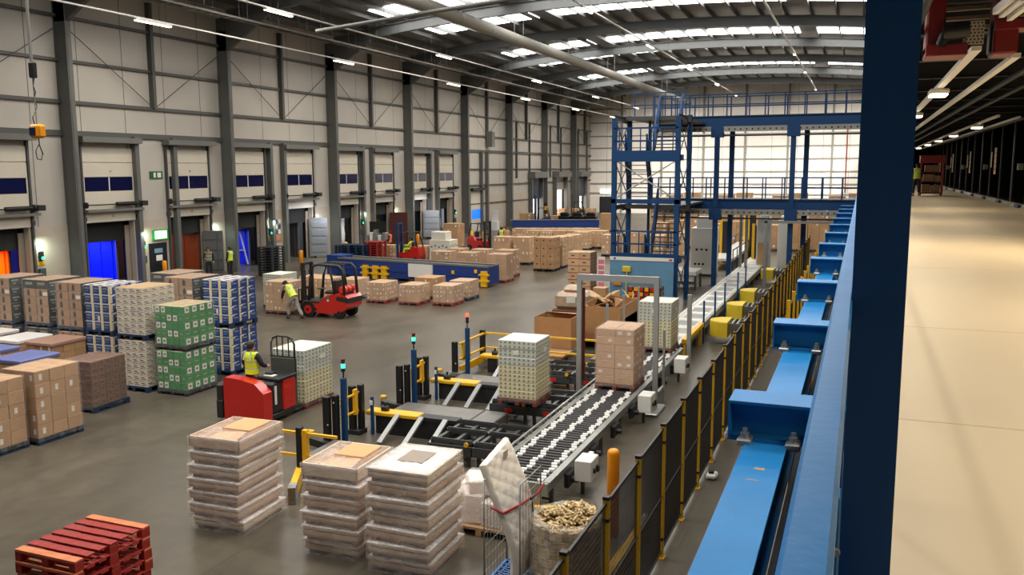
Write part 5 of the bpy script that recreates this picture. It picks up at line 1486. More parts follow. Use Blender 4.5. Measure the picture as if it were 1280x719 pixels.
def tray_stack(where, x, y, w, d, hs, rz, seed, open_top, group):
    rq = random.Random(seed)
    z = 0.0
    n = len(hs)
    nm = ['lowest', 'second lowest', 'third lowest', 'fourth lowest', 'fifth lowest', 'sixth lowest', 'seventh lowest', 'eighth lowest']
    for i, h in enumerate(hs):
        lab = '%s wooden tray %s' % ('topmost' if i == n - 1 else nm[i], where)
        t = thing('wrapped_tray', lab, 'tray', (x - w / 2 + rq.uniform(-.035, .035), y + d / 2 + rq.uniform(-.035, .035), z), rz + rq.uniform(-.035, .035), group)
        wood = rq.choice((M_ply, M_ply, M_ply2))
        last = i == n - 1
        foot = M_pr if i == n - 3 and open_top and n == 7 else mat('worn tray feet', (160, 124, 88), .7)
        for xx in (-w / 2 + .05, -.05, w / 2 - .15): MB().box(xx, -d / 2 + .04, .0, xx + .1, d / 2 - .04, .06, 0, .004).build('pallet_foot', foot, t)
        b = MB(); b.box(-w / 2 + .01, -d / 2 + .01, .06, w / 2 - .01, d / 2 - .01, .085, 0, .004)
        if last and open_top:
            for a in ((-w / 2, -d / 2, -w / 2 + .02, d / 2), (w / 2 - .02, -d / 2, w / 2, d / 2), (-w / 2, -d / 2, w / 2, -d / 2 + .02), (-w / 2, d / 2 - .02, w / 2, d / 2)): b.box(a[0], a[1], .08, a[2], a[3], h)
        else:
            hm_ = .085 + (h - .085) * .5
            b.box(-w / 2, -d / 2, .088, w / 2, d / 2, hm_ - .004, 0, .008).box(-w / 2, -d / 2, hm_ + .004, w / 2, d / 2, h - .012, 0, .008)
        b.build('tray_board', wood, t)
        if last and open_top:
            MB().box(-w * .2, -d * .1, .1, w * .36, d * .42, h + .03, 0, .01).build('inner_carton', mat('orange brown card', (206, 160, 112), .7), t)
            s_ = MB(); s_.add([(-.3, -.35, h - .08), (.25, -.42, h - .1), (.32, -.05, h + .02), (-.2, .02, h - .02)], [(0, 1, 2, 3)]); s_.build('loose_sheet', mat('orange brown card', (206, 160, 112), .7), t)
        vs, fs, ns = film_shell(rq, w, d, h - .002, True)
        fm = MB().add(vs, fs, 0, True)
        if not (last and open_top):
            fm.mi = [0 if q < ns else 1 for q in range(len(fs))]
        fm.build('stretch_film', [M_trayf, M_trayt], t)
        if last and not open_top:
            MB().box(-.2, -.22, h + .004, .22, .3, h + .016).build('grey_sheet', mat('grey card sheet', (150, 136, 124), .6), t)
        z += h + .004
tray_stack('in the leftmost film wrapped stack', -9.27, 11.1, 1.0, 1.2, [.22, .24, .21, .22, .23, .22, .25], .03, 5, True, 'trays of the leftmost wrapped stack')
tray_stack('in the middle film wrapped stack', -6.93, 10.95, .98, 1.15, [.24, .25, .22, .24, .24, .27], .04, 8, True, 'trays of the middle wrapped stack')
tray_stack('in the film wrapped stack nearest the mattress', -5.62, 10.8, 1.0, 1.2, [.24, .23, .24, .23, .23, .22, .22], .0, 13, False, 'trays of the wrapped stack nearest the mattress')

# ---- heap in milky film behind the mattress cage
o = thing('wrapped_heap', 'low white film wrapped heap of cartons on a pallet behind the mattress', 'bundle', (-5.6, 13.0, 0))
put('pallet', pallet_mesh(1.2, 1.0, 'wood'), o)
for i, (x_, y_, z_, a, b, c, r_) in enumerate(((-.3, .0, .15, .55, .8, .5, .1), (.3, -.1, .15, .5, .7, .42, -.1), (-.1, -.1, .62, .45, .4, .25, .5), (.25, .15, .55, .4, .35, .28, -.4), (-.35, .2, .62, .3, .3, .2, .2))):
    q_ = MB().cb(0, 0, 0, a, b, c, 0, .02).build('carton', mat('white wrapped card', (222, 212, 204), .45, bump=.4, bscale=8), o, (x_, y_, z_), r_)
vs, fs, ns = film_shell(random.Random(9), 1.2, 1.0, .7, True)
MB().add([(v[0] * (1 - .25 * v[2]), v[1] * (1 - .25 * v[2]), v[2] + .12 + .25 * max(0, .5 - abs(v[0]))) for v in vs], fs).build('stretch_film', M_trayf, o)

# ---- mattress in the mesh roll cage
CGX, CGY = -4.43, 11.12
rcg = thing('roll_cage', 'grey wire roll cage holding the mattress', 'roll cage', (CGX, CGY, 0), .0)
W_, D_, H_ = .54, .84, 1.7
for sx in (-1, 1):
    xs = sx * W_ / 2
    bar = MB()
    bar.tube([(xs, -D_ / 2, .18), (xs, -D_ / 2, H_), (xs, D_ / 2, H_), (xs, D_ / 2, .18)], .014, 0, 6)
    for i in range(6): bar.cyl((xs, -D_ / 2 + .12 + i * .115, .18), (xs, -D_ / 2 + .12 + i * .115, H_), .004, 0, 5)
    for i in range(7): bar.cyl((xs, -D_ / 2, .35 + i * .19), (xs, D_ / 2, .35 + i * .19), .004, 0, 5)
    bar.build('side_grid', M_galv, rcg)
bs = MB().box(-W_ / 2, -D_ / 2, .16, W_ / 2, -D_ / 2 + .04, .21).box(-W_ / 2, D_ / 2 - .04, .16, W_ / 2, D_ / 2, .21).box(-W_ / 2, -D_ / 2, .16, -W_ / 2 + .04, D_ / 2, .21).box(W_ / 2 - .04, -D_ / 2, .16, W_ / 2, D_ / 2, .21)
for i in range(6): bs.beam((-W_ / 2, -D_ / 2 + i * .13, .19), (W_ / 2, -D_ / 2 + i * .13 + .13, .19), .02, .02).beam((-W_ / 2, -D_ / 2 + i * .13 + .13, .19), (W_ / 2, -D_ / 2 + i * .13, .19), .02, .02)
for i in range(5): bs.box(-W_ / 2 + .08 + i * .12, -D_ / 2, .18, -W_ / 2 + .1 + i * .12, D_ / 2, .2)
bs.build('base_grid', mat('bright blue base grid', (46, 110, 178), .4), rcg)
for sx in (-.22, .22):
    for sy in (-.36, .36): MB().cyl((sx - .02, sy, .07), (sx + .02, sy, .07), .07, 0, 10).box(sx - .025, sy - .02, .07, sx + .025, sy + .02, .16).build('caster', M_rub, rcg)
# the mattress stands on edge in the cage, its wide face turned to the fence, bent over at the strap
M_matt = mat('quilted mattress cloth', (244, 236, 224), .8, bump=.25, bscale=30)
mt = thing('mattress', 'tall bent white quilted mattress standing in the roll cage', 'mattress', (0, 0, 0))
near = [px(*q, 10.78) for q in ((601, 582), (606, 599), (613, 618), (622, 640), (631, 662), (638, 685), (641, 705), (641, 727))]
far = [px(*q, 11.45) for q in ((632, 546), (641, 562), (648, 580), (657, 602), (665, 628), (671, 655), (671, 680), (668, 702))]
def smp(pts, t):
    f_ = t * (len(pts) - 1); i = min(int(f_), len(pts) - 2); return Vector(pts[i]).lerp(Vector(pts[i + 1]), f_ - i)
nu, nv = 44, 130
vs, fs = [], []
for side in (0, 1):
    for j in range(nv):
        t = j / (nv - 1)
        A_, B_ = smp(near, t), smp(far, t)
        dn_ = smp(near, min(1, t + .02)) - smp(near, max(0, t - .02))
        nrm = (B_ - A_).cross(dn_).normalized()
        if nrm.x < 0: nrm = -nrm
        for i in range(nu):
            u = i / (nu - 1)
            q_ = .007 * (abs(math.sin((u * 7 + t * 16) * PI / 2)) + abs(math.sin((u * 7 - t * 16) * PI / 2)))
            q_ *= 1.0; edge = max(0.0, min(1, u / .06, (1 - u) / .06, t / .02, (1 - t) / .02)) ** .5
            th = (.06 + q_) * edge
            vs.append(A_.lerp(B_, u) + nrm * (th if side == 0 else -th))
for side in (0, 1):
    o_ = side * nu * nv
    for j in range(nv - 1):
        for i in range(nu - 1):
            a = o_ + j * nu + i; fs.append((a, a + 1, a + nu + 1, a + nu))
MB().add(vs, fs, 0, True).build('mattress_body', M_matt, mt)
k0, k1 = smp(near, .43), smp(far, .5)
st_ = MB().tube([k0 + Vector((-.1, 0, .05)), k0 + Vector((.09, -.02, 0)), k0.lerp(k1, .5) + Vector((.12, 0, -.02)), k1 + Vector((.14, 0, .0)), k1 + Vector((.2, .1, .12))], .016, 0, 6)
st_.build('red_strap', mat('red strap', (176, 32, 40), .5), mt)
kb_ = k0.lerp(k1, .8) + Vector((.15, 0, -.03))
MB().cb(kb_.x, kb_.y, kb_.z, .04, .12, .05, 0, .01).cyl(kb_, kb_ + Vector((.02, 0, -.4)), .01, 0, 5).build('strap_buckle', M_blk, mt)
p0_, p1_ = smp(near, .1), smp(far, .12)
c_ = p0_.lerp(p1_, .6) + Vector((.085, -.02, 0))
MB().cb(0, 0, 0, .006, .16, .13).build('maker_print', mat('faint grey print', (176, 166, 160), .8), mt, c_, 0)

# ---- pallet of little wooden logs in clear film
o = thing('log_pallet', 'round bale of small wooden offcuts in clear film behind the fence', 'pallet load', (-3.64, 11.2, 0))
put('pallet', pallet_mesh(.95, .95, 'wood'), o)
M_logs = [mat('offcut wood %d' % i, c, .75) for i, c in enumerate(((186, 158, 112), (208, 182, 134), (160, 132, 92), (222, 200, 156)))]
rq = random.Random(21)
lm = MB()
for ring in range(7):
    nn = 34
    for i in range(nn):
        a = 2 * PI * i / nn + ring * .09
        r_ = .475 + rq.uniform(-.015, .015)
        z_ = .16 + ring * .135
        c_, s_ = math.cos(a), math.sin(a)
        lm.beam((c_ * (r_ - .06), s_ * (r_ - .06), z_ + .06), (c_ * r_, s_ * r_, z_ + .06), .085, .12, rq.randrange(4))
lm.build('log_wall', M_logs, o)['kind'] = 'stuff'
lt = MB()
for i in range(620):
    a, r_ = rq.random() * 2 * PI, .45 * math.sqrt(rq.random())
    x_, y_ = r_ * math.cos(a), r_ * math.sin(a)
    z_ = 1.08 + .16 * max(0, 1 - ((x_ - .1) ** 2 + (y_ - .15) ** 2) / .16) + rq.uniform(-.02, .03) - (.1 if (x_ + .22) ** 2 + (y_ + .08) ** 2 < .012 else 0)
    b_ = rq.random() * PI; L_ = rq.uniform(.025, .05)
    lt.cyl((x_ - L_ * math.cos(b_), y_ - L_ * math.sin(b_), z_), (x_ + L_ * math.cos(b_), y_ + L_ * math.sin(b_), z_ + rq.uniform(-.03, .03)), .017, rq.randrange(4), 6)
lt.build('loose_offcuts', M_logs, o)['kind'] = 'stuff'
pr = [(.5, .1), (.51, .5), (.505, .9), (.5, 1.12), (.46, 1.18), (.4, 1.15)]
n_ = 28; vs, fs = [], []
for r_, z_ in pr:
    for k in range(n_):
        a = 2 * PI * k / n_; rr_ = r_ + rq.uniform(0, .025)
        vs.append((rr_ * math.cos(a), rr_ * math.sin(a), z_ + rq.uniform(-.015, .015)))
for j in range(len(pr) - 1):
    for k in range(n_): fs.append((j * n_ + k, j * n_ + (k + 1) % n_, (j + 1) * n_ + (k + 1) % n_, (j + 1) * n_ + k))
MB().add(vs, fs).build('clear_film', film_mat('bale film', (240, 234, 224), .3, bump=.9, bscale=6), o)
# ================================================================== PEOPLE
M_skin = mat('skin', (196, 146, 118), .5)
M_hiv = mat('hi-vis yellow cloth', (214, 240, 40), .6, emit=.0)
M_hio = mat('hi-vis orange cloth', (250, 96, 40), .6)
M_band = mat('silver reflective band', (196, 196, 186), .35)
M_navy = mat('dark navy cloth', (28, 32, 44), .8)
M_trg = mat('grey work trousers', (150, 148, 142), .8, var=.1)
M_trd = mat('dark trousers', (36, 37, 42), .8)
M_hair = mat('dark brown hair', (46, 32, 24), .7)
M_cap = mat('black cap', (22, 22, 24), .7)
M_boot = mat('black boots', (24, 22, 21), .6)


def skin_mesh(name, verts, edges, rad, mats, sub=2):
    bm = bmesh.new()
    lay = bm.verts.layers.skin.verify()
    vv = []
    for p, r in zip(verts, rad):
        v = bm.verts.new(p); v[lay].radius = (r if isinstance(r, tuple) else (r, r)); vv.append(v)
    vv[0][lay].use_root = True
    for a, b in edges: bm.edges.new((vv[a], vv[b]))
    me = bpy.data.meshes.new(name + '_cage'); bm.to_mesh(me); bm.free()
    o = bpy.data.objects.new(name + '_cage', me); COL.objects.link(o)
    s = o.modifiers.new('skin', 'SKIN'); s.branch_smoothing = .4; s.use_smooth_shade = True
    u = o.modifiers.new('sub', 'SUBSURF'); u.levels = sub; u.render_levels = sub
    dg = bpy.context.evaluated_depsgraph_get()
    out = bpy.data.meshes.new_from_object(o.evaluated_get(dg))
    bpy.data.objects.remove(o); bpy.data.meshes.remove(me)
    out.name = name
    out.materials.clear()
    for m in mats: out.materials.append(m)
    for p in out.polygons: p.use_smooth = True
    return out


STAND = dict(pelvis=(0, 0, .95), belly=(0, 0, 1.1), chest=(0, 0, 1.32), neck=(0, .0, 1.47), head=(0, .01, 1.6), crown=(0, .0, 1.68),
             shL=(-.19, 0, 1.4), elL=(-.25, -.02, 1.13), wrL=(-.25, .08, .9), shR=(.19, 0, 1.4), elR=(.25, -.02, 1.13), wrR=(.25, .08, .9),
             hipL=(-.1, 0, .92), knL=(-.11, .02, .5), anL=(-.11, -.02, .09), hipR=(.1, 0, .92), knR=(.11, .02, .5), anR=(.11, -.02, .09))


def person(label, loc, rz, pose=None, vest=M_hiv, trousers=M_trd, sleeve=M_navy, hair='hair', z=0.0, s=1.0):
    """faces +Y locally"""
    J = dict(STAND); J.update(pose or {})
    J = {k: Vector(v) * s for k, v in J.items()}
    t = thing('person', label, 'person', (loc[0], loc[1], z), rz, 'people at work')
    V, E, R = [], [], []
    ix = {}
    def add(k, p, r, par=None):
        ix[k] = len(V); V.append(Vector(p)); R.append(r)
        if par is not None: E.append((ix[par], ix[k]))
    add('pelvis', J['pelvis'], (.15, .11))
    add('belly', J['belly'], (.14, .1), 'pelvis'); add('chest', J['chest'], (.16, .11), 'belly')
    add('neck', J['neck'], .055, 'chest')
    hd = (J['crown'] - J['neck']).normalized()
    # face direction: forward, turned with the head
    fwd = Vector((0, 1, 0)); fwd = (fwd - hd * fwd.dot(hd)).normalized()
    sid = fwd.cross(hd)
    add('jaw', J['neck'] + hd * .085 + fwd * .02, (.066, .07), 'neck')
    add('skull', J['neck'] + hd * .155 + fwd * .012, (.078, .092), 'jaw')
    add('crown', J['neck'] + hd * .215, (.06, .07), 'skull')
    for S in 'LR':
        sg = -1 if S == 'L' else 1
        add('sh' + S, J['sh' + S], .07, 'chest'); add('el' + S, J['el' + S], .05, 'sh' + S); add('wr' + S, J['wr' + S], .032, 'el' + S)
        d = (J['wr' + S] - J['el' + S]).normalized()
        side = Vector((sg, 0, 0)); side = (side - d * side.dot(d)).normalized()
        up = d.cross(side)
        add('pm' + S, J['wr' + S] + d * .05, (.036, .022), 'wr' + S)
        pm = J['wr' + S] + d * .075
        for q, (off, ln) in enumerate(((-.03, .07), (-.01, .082), (.011, .078), (.03, .062))):
            add('f%d%s' % (q, S), pm + up * off + d * .02, .0095, 'pm' + S)
            add('g%d%s' % (q, S), pm + up * off + d * (.02 + ln * .5) - side * .006, .009, 'f%d%s' % (q, S))
            add('h%d%s' % (q, S), pm + up * off + d * (.012 + ln * .85) - side * .03, .0075, 'g%d%s' % (q, S))
        add('t0' + S, J['wr' + S] + d * .05 - up * .045 - side * .012, .011, 'pm' + S)
        add('t1' + S, J['wr' + S] + d * .085 - up * .058 - side * .026, .0095, 't0' + S)
        add('hip' + S, J['hip' + S], .1, 'pelvis'); add('kn' + S, J['kn' + S], .062, 'hip' + S); add('an' + S, J['an' + S], .045, 'kn' + S)
        kd = J['an' + S]
        add('to' + S, kd + Vector((0, .13, -.05)) * s, .04, 'an' + S)
    body = skin_mesh('body', V, E, R, [M_skin], 2)
    # ears, nose, eyes and mouth joined into the same mesh
    bm = bmesh.new(); bm.from_mesh(body)
    hc = J['neck'] + hd * .14
    body.materials.append(M_hair); body.materials.append(mat('lip', (160, 92, 84), .5)); body.materials.append(M_white)
    def blob(p, r, mi, sc=(1, 1, 1)):
        res = bmesh.ops.create_icosphere(bm, subdivisions=2, radius=r)
        for v in res['verts']:
            v.co = p + sid * v.co.x * sc[0] + fwd * v.co.y * sc[1] + hd * v.co.z * sc[2]
        for v in res['verts']:
            for f in v.link_faces: f.material_index = mi; f.smooth = True
    for sg in (-1, 1):
        blob(hc + sid * sg * .034 + fwd * .09 + hd * .02, .011, 3); blob(hc + sid * sg * .034 + fwd * .1 + hd * .02, .005, 1)
        blob(hc + sid * sg * .082 + hd * .005, .022, 0, (.4, .8, 1.2)); blob(hc + sid * sg * .034 + fwd * .094 + hd * .042, .014, 1, (1.3, .4, .3))
    blob(hc + fwd * .105 - hd * .005, .016, 0, (.8, 1.2, 1.6)); blob(hc + fwd * .09 - hd * .045, .02, 2, (1.2, .4, .35))
    bm.to_mesh(body); bm.free()
    put('body', body, t)
    # trousers and boots
    V2, E2, R2 = [J['belly'] * .4 + J['pelvis'] * .6, J['pelvis']], [(0, 1)], [(.178, .142), (.19, .148)]
    for S in 'LR':
        n = len(V2); V2 += [J['hip' + S], J['kn' + S], J['kn' + S].lerp(J['an' + S], .9)]; R2 += [.125, .082, .074]; E2 += [(1, n), (n, n + 1), (n + 1, n + 2)]
    put('trousers', skin_mesh('trousers', V2, E2, R2, [trousers]), t)
    for S in 'LR':
        a = J['an' + S]
        put('boot', skin_mesh('boot', [a + Vector((0, -.03, -.03)), a + Vector((0, .0, .06)), a + Vector((0, .07, -.045)), a + Vector((0, .16, -.055))], [(0, 1), (0, 2), (2, 3)], [.056, .06, .05, .042], [M_boot]), t)
    # sleeves / jacket
    V3 = [J['chest'], J['belly'], J['neck'] - hd * .02]; R3 = [(.18, .13), (.17, .13), .07]; E3 = [(0, 1), (0, 2)]
    for S in 'LR':
        n = len(V3); V3 += [J['sh' + S], J['el' + S], J['el' + S].lerp(J['wr' + S], .92)]; R3 += [.082, .062, .05]; E3 += [(0, n), (n, n + 1), (n + 1, n + 2)]
    put('jacket', skin_mesh('jacket', V3, E3, R3, [sleeve]), t)
    # vest: torso shell with shoulder straps and reflective bands
    ax = (J['chest'] - J['pelvis']).normalized()
    lat = (J['shR'] - J['shL']).normalized(); dep = lat.cross(ax) * -1
    prof = [(-.02, .185, .145), (.1, .18, .14), (.13, .18, .14), (.2, .182, .142), (.26, .186, .145), (.3, .19, .147), (.4, .2, .148), (.47, .195, .13), (.52, .15, .1)]
    vs, fs, mi = [], [], []
    n = 20
    base = J['pelvis']
    L = (J['chest'] - J['pelvis']).length / .37
    for z_, a, b in prof:
        # follow the belly bend
        tt = max(0, min(1, z_ / .37)); c = base + ax * z_ * L
        for k in range(n):
            th = 2 * PI * k / n
            vs.append(c + lat * a * math.cos(th) + dep * b * math.sin(th))
    m_ = MB()
    for j in range(len(prof) - 1):
        m_.add(vs[j * n:(j + 2) * n], [(k, (k + 1) % n, n + (k + 1) % n, n + k) for k in range(n)], 1 if j in (1, 4) else 0, True)
    for sg in (-1, 1):
        c0 = base + ax * .5 * L + lat * sg * .12
        m_.beam(base + ax * .33 * L + lat * sg * .11 - dep * .155, base + ax * .54 * L + lat * sg * .09 - dep * .1, .045, .008, 1, up=dep)
    m_.build('vest', [vest, M_band], t)
    # hair or cap
    hm = MB()
    pr = [(.094, .03), (.1, .07), (.098, .11), (.082, .145), (.045, .165), (.008, .17)]
    vs = []
    for r_, z_ in pr:
        for k in range(16):
            th = 2 * PI * k / 16
            rr_ = r_ * (1.0 if math.sin(th) < .3 or z_ > .09 else .9)
            zz = z_ + (.045 if math.sin(th) > .3 and z_ < .06 else -.03 if math.sin(th) < -.2 and z_ < .05 else 0)
            vs.append(J['neck'] + hd * (zz + .075) + sid * rr_ * math.cos(th) * .92 + fwd * (rr_ * 1.08 * math.sin(th) - .002))
    hm.add(vs, [(j * 16 + k, j * 16 + (k + 1) % 16, (j + 1) * 16 + (k + 1) % 16, (j + 1) * 16 + k) for j in range(5) for k in range(16)] + [tuple(range(80, 96))], 0, True)
    if hair == 'cap':
        p = J['neck'] + hd * .19 + fwd * .09
        hm.add([p + sid * -.07, p + sid * .07, p + sid * .055 + fwd * .08 - hd * .02, p - sid * .055 + fwd * .08 - hd * .02,
                p + sid * -.07 + hd * .012, p + sid * .07 + hd * .012, p + sid * .055 + fwd * .08 - hd * .01, p - sid * .055 + fwd * .08 - hd * .01],
               [(0, 3, 2, 1), (4, 5, 6, 7), (0, 1, 5, 4), (1, 2, 6, 5), (2, 3, 7, 6), (3, 0, 4, 7)], 0)
    hm.build('cap' if hair == 'cap' else 'hair', M_cap if hair == 'cap' else M_hair, t)
    return t


# rider of the red stand-on truck, back to the camera, hands on the tiller
person('person in a yellow vest standing with back turned on the red stand-on truck', (-13.42, 16.75), -.12,
       dict(elL=(-.29, .02, 1.15), wrL=(-.27, .2, 1.02), elR=(.28, .06, 1.15), wrR=(.24, .26, 1.08)), z=.22)
# man in a cap leaning forward as he walks
wp = at(366, 398)
person('person in black cap and yellow vest leaning forward beside the red forklift', (wp.x, wp.y), PI / 2 - .25,
       dict(pelvis=(0, -.1, .9), belly=(0, -.02, 1.02), chest=(0, .16, 1.2), neck=(0, .3, 1.31), head=(0, .4, 1.4), crown=(0, .43, 1.47), shL=(-.19, .2, 1.27), shR=(.19, .2, 1.27),
            elL=(-.22, .3, 1.0), wrL=(-.2, .38, .78), elR=(.22, .26, 1.0), wrR=(.2, .36, .78),
            hipL=(-.1, -.1, .87), knL=(-.11, .14, .5), anL=(-.11, .1, .09), hipR=(.1, -.1, .87), knR=(.11, -.2, .48), anR=(.11, -.5, .12)), trousers=M_trg, hair='cap')
q = at(288.5, 346)
person('person in a yellow vest with back turned by the blue lorry curtain', (q.x, q.y), PI / 2)
q = at(262, 347)
person('person in dark clothes beside the grey container door', (q.x, q.y), -2.4, dict(elR=(.27, .05, 1.15), wrR=(.2, .25, 1.1)), vest=mat('dull green vest', (120, 120, 92), .7))
q = at(487.5, 319)
person('person in an orange vest at the wall desk behind the red pallets', (q.x, q.y), PI / 2 + .3, dict(wrL=(-.2, .3, 1.0), wrR=(.2, .3, 1.0)), vest=M_hio)
q = at(627, 312)
person('person in a yellow vest beside the tan clothed one near the closed blue window door', (q.x, q.y), 0, {})
q = at(634, 312)
person('person in tan clothes next to the yellow vest by the closed blue window door', (q.x, q.y), -2.0, {}, vest=mat('tan cloth', (186, 142, 104), .8), sleeve=mat('tan cloth', (186, 142, 104), .8))
person('person in a yellow vest walking on the mezzanine beside the red cage trolley', (2.72, 51.6), .1, dict(knL=(-.11, .1, .5), anL=(-.11, .2, .09), anR=(.11, -.25, .12), knR=(.11, -.04, .5)), z=4.5)

# ================================================================== TRUCKS
M_chr = mat('forklift charcoal', (34, 35, 36), .5)
def wheel(t, x, y, r, w, hub=M_red):
    o = MB()
    n = 22
    o.cyl((x - 0, y - w / 2, r), (x, y + w / 2, r), r, 0, n).cyl((x, y - w / 2 - .012, r), (x, y + w / 2 + .012, r), r * .55, 1, 16).cyl((x, y - w / 2 - .02, r), (x, y + w / 2 + .02, r), r * .18, 0, 10)
    return o.build('wheel', [M_rub, hub], t)
def forklift(label, loc, rz, group='forklift trucks'):
    """forks point to -X"""
    t = thing('forklift', label, 'forklift', loc, rz, group)
    w = .55
    prof = [(-1.0, .28), (-.15, .2), (.4, .18), (.98, .34), (1.16, .5), (1.18, .86), (1.08, .97), (.55, 1.0), (.2, .94), (-.05, .76), (-.25, .6), (-1.0, .6)]
    b = MB().prism(prof, 1, -w, w, 0)
    b.build('chassis', M_red, t)
    MB().box(-.98, -w - .01, .6, -.15, w + .01, .68, 0, .02).box(-.9, -w - .015, .3, -.3, w + .015, .42, 0, .02).prism([(.62, .76), (1.19, .66), (1.19, .86), (.68, .92)], 1, -w - .006, w + .006, 0).build('black_trim', M_chr, t)
    for x in (-.72,): 
        for y in (-.48, .48): wheel(t, x, y, .33, .2)
    for y in (-.44, .44): wheel(t, .72, y, .27, .18, M_chr)
    MB().box(.2, -w - .012, .7, .3, -w, .9, 0).box(.21, -w - .02, .7, .29, -w - .01, .78, 1).build('warning_plate', [mat('green plate', (60, 120, 70), .5), M_paper], t)
    s = MB().box(-.1, -.26, .95, .38, .26, 1.08, 0, .04).box(.3, -.26, 1.05, .44, .26, 1.55, 0, .05).box(-.05, .28, 1.1, .35, .36, 1.2, 0, .03)
    s.build('seat', M_chr, t)
    MB().cyl((-.5, 0, .7), (-.42, 0, 1.12), .03, 0, 8).lathe([(.17, 0), (.19, .015), (.17, .03)], (-.42, 0, 1.12), 0, 16).build('steering_wheel', M_blk, t)
    g = MB()
    for y in (-.48, .48):
        g.tube([(-.72, y, .68), (-.62, y, 1.6), (-.45, y, 2.12), (-.2, y, 2.18), (.75, y, 2.15), (.92, y, 2.0), (1.0, y, .95)], .058, 0, 7)
        g.tube([(.3, y, 2.16), (.42, y, 1.6), (.52, y, .98)], .045, 0, 6)
    for i in range(7): g.beam((-.45 + i * .19, -.48, 2.17), (-.45 + i * .19, .48, 2.17), .04, .03)
    g.build('overhead_guard', M_chr, t)
    m = MB()
    for y in (-.3, .3): m.box(-1.16, y - .05, .1, -1.02, y + .05, 2.2)
    for z in (.3, 1.1, 2.1): m.box(-1.14, -.3, z, -1.06, .3, z + .1)
    m.cyl((-1.09, -.16, .2), (-1.09, -.16, 1.9), .035, 0, 8).cyl((-1.09, .16, .2), (-1.09, .16, 1.9), .035, 0, 8)
    m.build('mast', M_dark, t)
    c = MB()
    for z in (.15, .55): c.box(-1.26, -.5, z, -1.2, .5, z + .1)
    for i in range(6): c.box(-1.25, -.45 + i * .17, .2, -1.21, -.42 + i * .17, 1.1)
    c.box(-1.25, -.48, 1.08, -1.21, .48, 1.12); c.build('fork_carriage', M_dark, t)
    for y in (-.28, .28): MB().box(-2.4, y - .05, .07, -1.2, y + .05, .11, 0, .01).box(-1.26, y - .05, .07, -1.2, y + .05, .6).build('fork', M_dark, t)
    gb = MB().cyl((.82, -.4, 1.17), (.82, .4, 1.17), .155, 0, 18).cyl((.82, -.44, 1.17), (.82, -.4, 1.17), .1, 0, 14, r2=.155).cyl((.82, .4, 1.17), (.82, .46, 1.17), .155, 0, 14, r2=.08)
    gb.build('gas_bottle', mat('gas bottle red', (226, 58, 40), .35), t)
    MB().cyl((.82, -.15, 1.17), (.82, -.1, 1.17), .165, 0, 18).cyl((.82, .15, 1.17), (.82, .2, 1.17), .165, 0, 18).box(.7, -.3, .97, .94, .3, 1.05).build('bottle_cradle', M_chr, t)
    MB().cyl((1.12, -.3, .85), (1.14, -.3, .85), .06, 0, 12).cyl((-.63, -.5, 1.7), (-.68, -.5, 1.7), .06, 0, 10).build('lamp', M_white, t)
    return t
forklift('red counterbalance forklift with black cab frame beside the walking person', (-20.15, 30.3, 0), 0.0)

# stand-on reach truck; forks to +Y
rt = thing('stand_on_truck', 'red stand-on pallet truck carrying the cream pack load', 'pallet truck', (-13.35, 16.9, 0))
b = MB().prism([(-.55, .1), (.2, .06), (.6, .12), (.6, .8), (.35, 1.02), (-.1, 1.1), (-.5, 1.12), (-.55, 1.05)], 1, -.62, -.3, 0)
b.build('rear_body', M_red, rt)
MB().box(-.55, -.3, .08, .6, .62, .22, 0, .02).build('platform', M_chr, rt)
MB().box(-.8, -.62, .1, -.6, .5, .95, 0, .05).box(-.79, -.625, .1, -.61, .3, .55, 0, .02).build('side_pad', M_chr, rt)
MB().box(.2, -.28, .22, .6, .1, .98, 0, .04).build('battery_cover', M_chr, rt)
MB().box(.06, .12, .22, .62, .62, .98, 0, .03).build('side_panel', M_red, rt)
MB().box(.611, -.22, .45, .62, -.14, .9).build('white_strip', M_paper, rt)
MB().box(.02, -.1, .98, .64, .66, 1.06, 0, .02).box(.1, .1, 1.06, .3, .3, 1.14, 0, .02).build('console', M_chr, rt)
MB().box(.12, .0, 1.06, .4, .2, 1.08, 0, .005).build('paper_pad', M_paper, rt)
m = MB()
for x in (-.1, .58): m.tube([(x, .66, .9), (x, .66, 1.75), (x * .8 + .05, .66, 1.88)], .028, 0, 7)
m.tube([(-.06, .66, 1.86), (.1, .66, 1.93), (.4, .66, 1.93), (.54, .66, 1.86)], .026, 0, 7)
for i in range(3): m.cyl((.07 + i * .17, .66, 1.0), (.07 + i * .17, .66, 1.92), .016, 0, 6)
m.box(-.12, .63, 1.38, .6, .69, 1.44).build('load_guard', M_chr, rt)
MB().box(-.1, .62, .2, .6, .72, 1.4, 0, .01).build('mesh_screen', mat('dim grey screen', (70, 72, 70), .5), rt)
for x in (-.15, .45): MB().box(x - .08, .7, .03, x + .08, 1.9, .09, 0, .01).build('fork', M_dark, rt)
for x in (-.42, .42): MB().cyl((x - .05, -.4, .1), (x + .05, -.4, .1), .1, 0, 14).build('wheel', M_rub, rt)

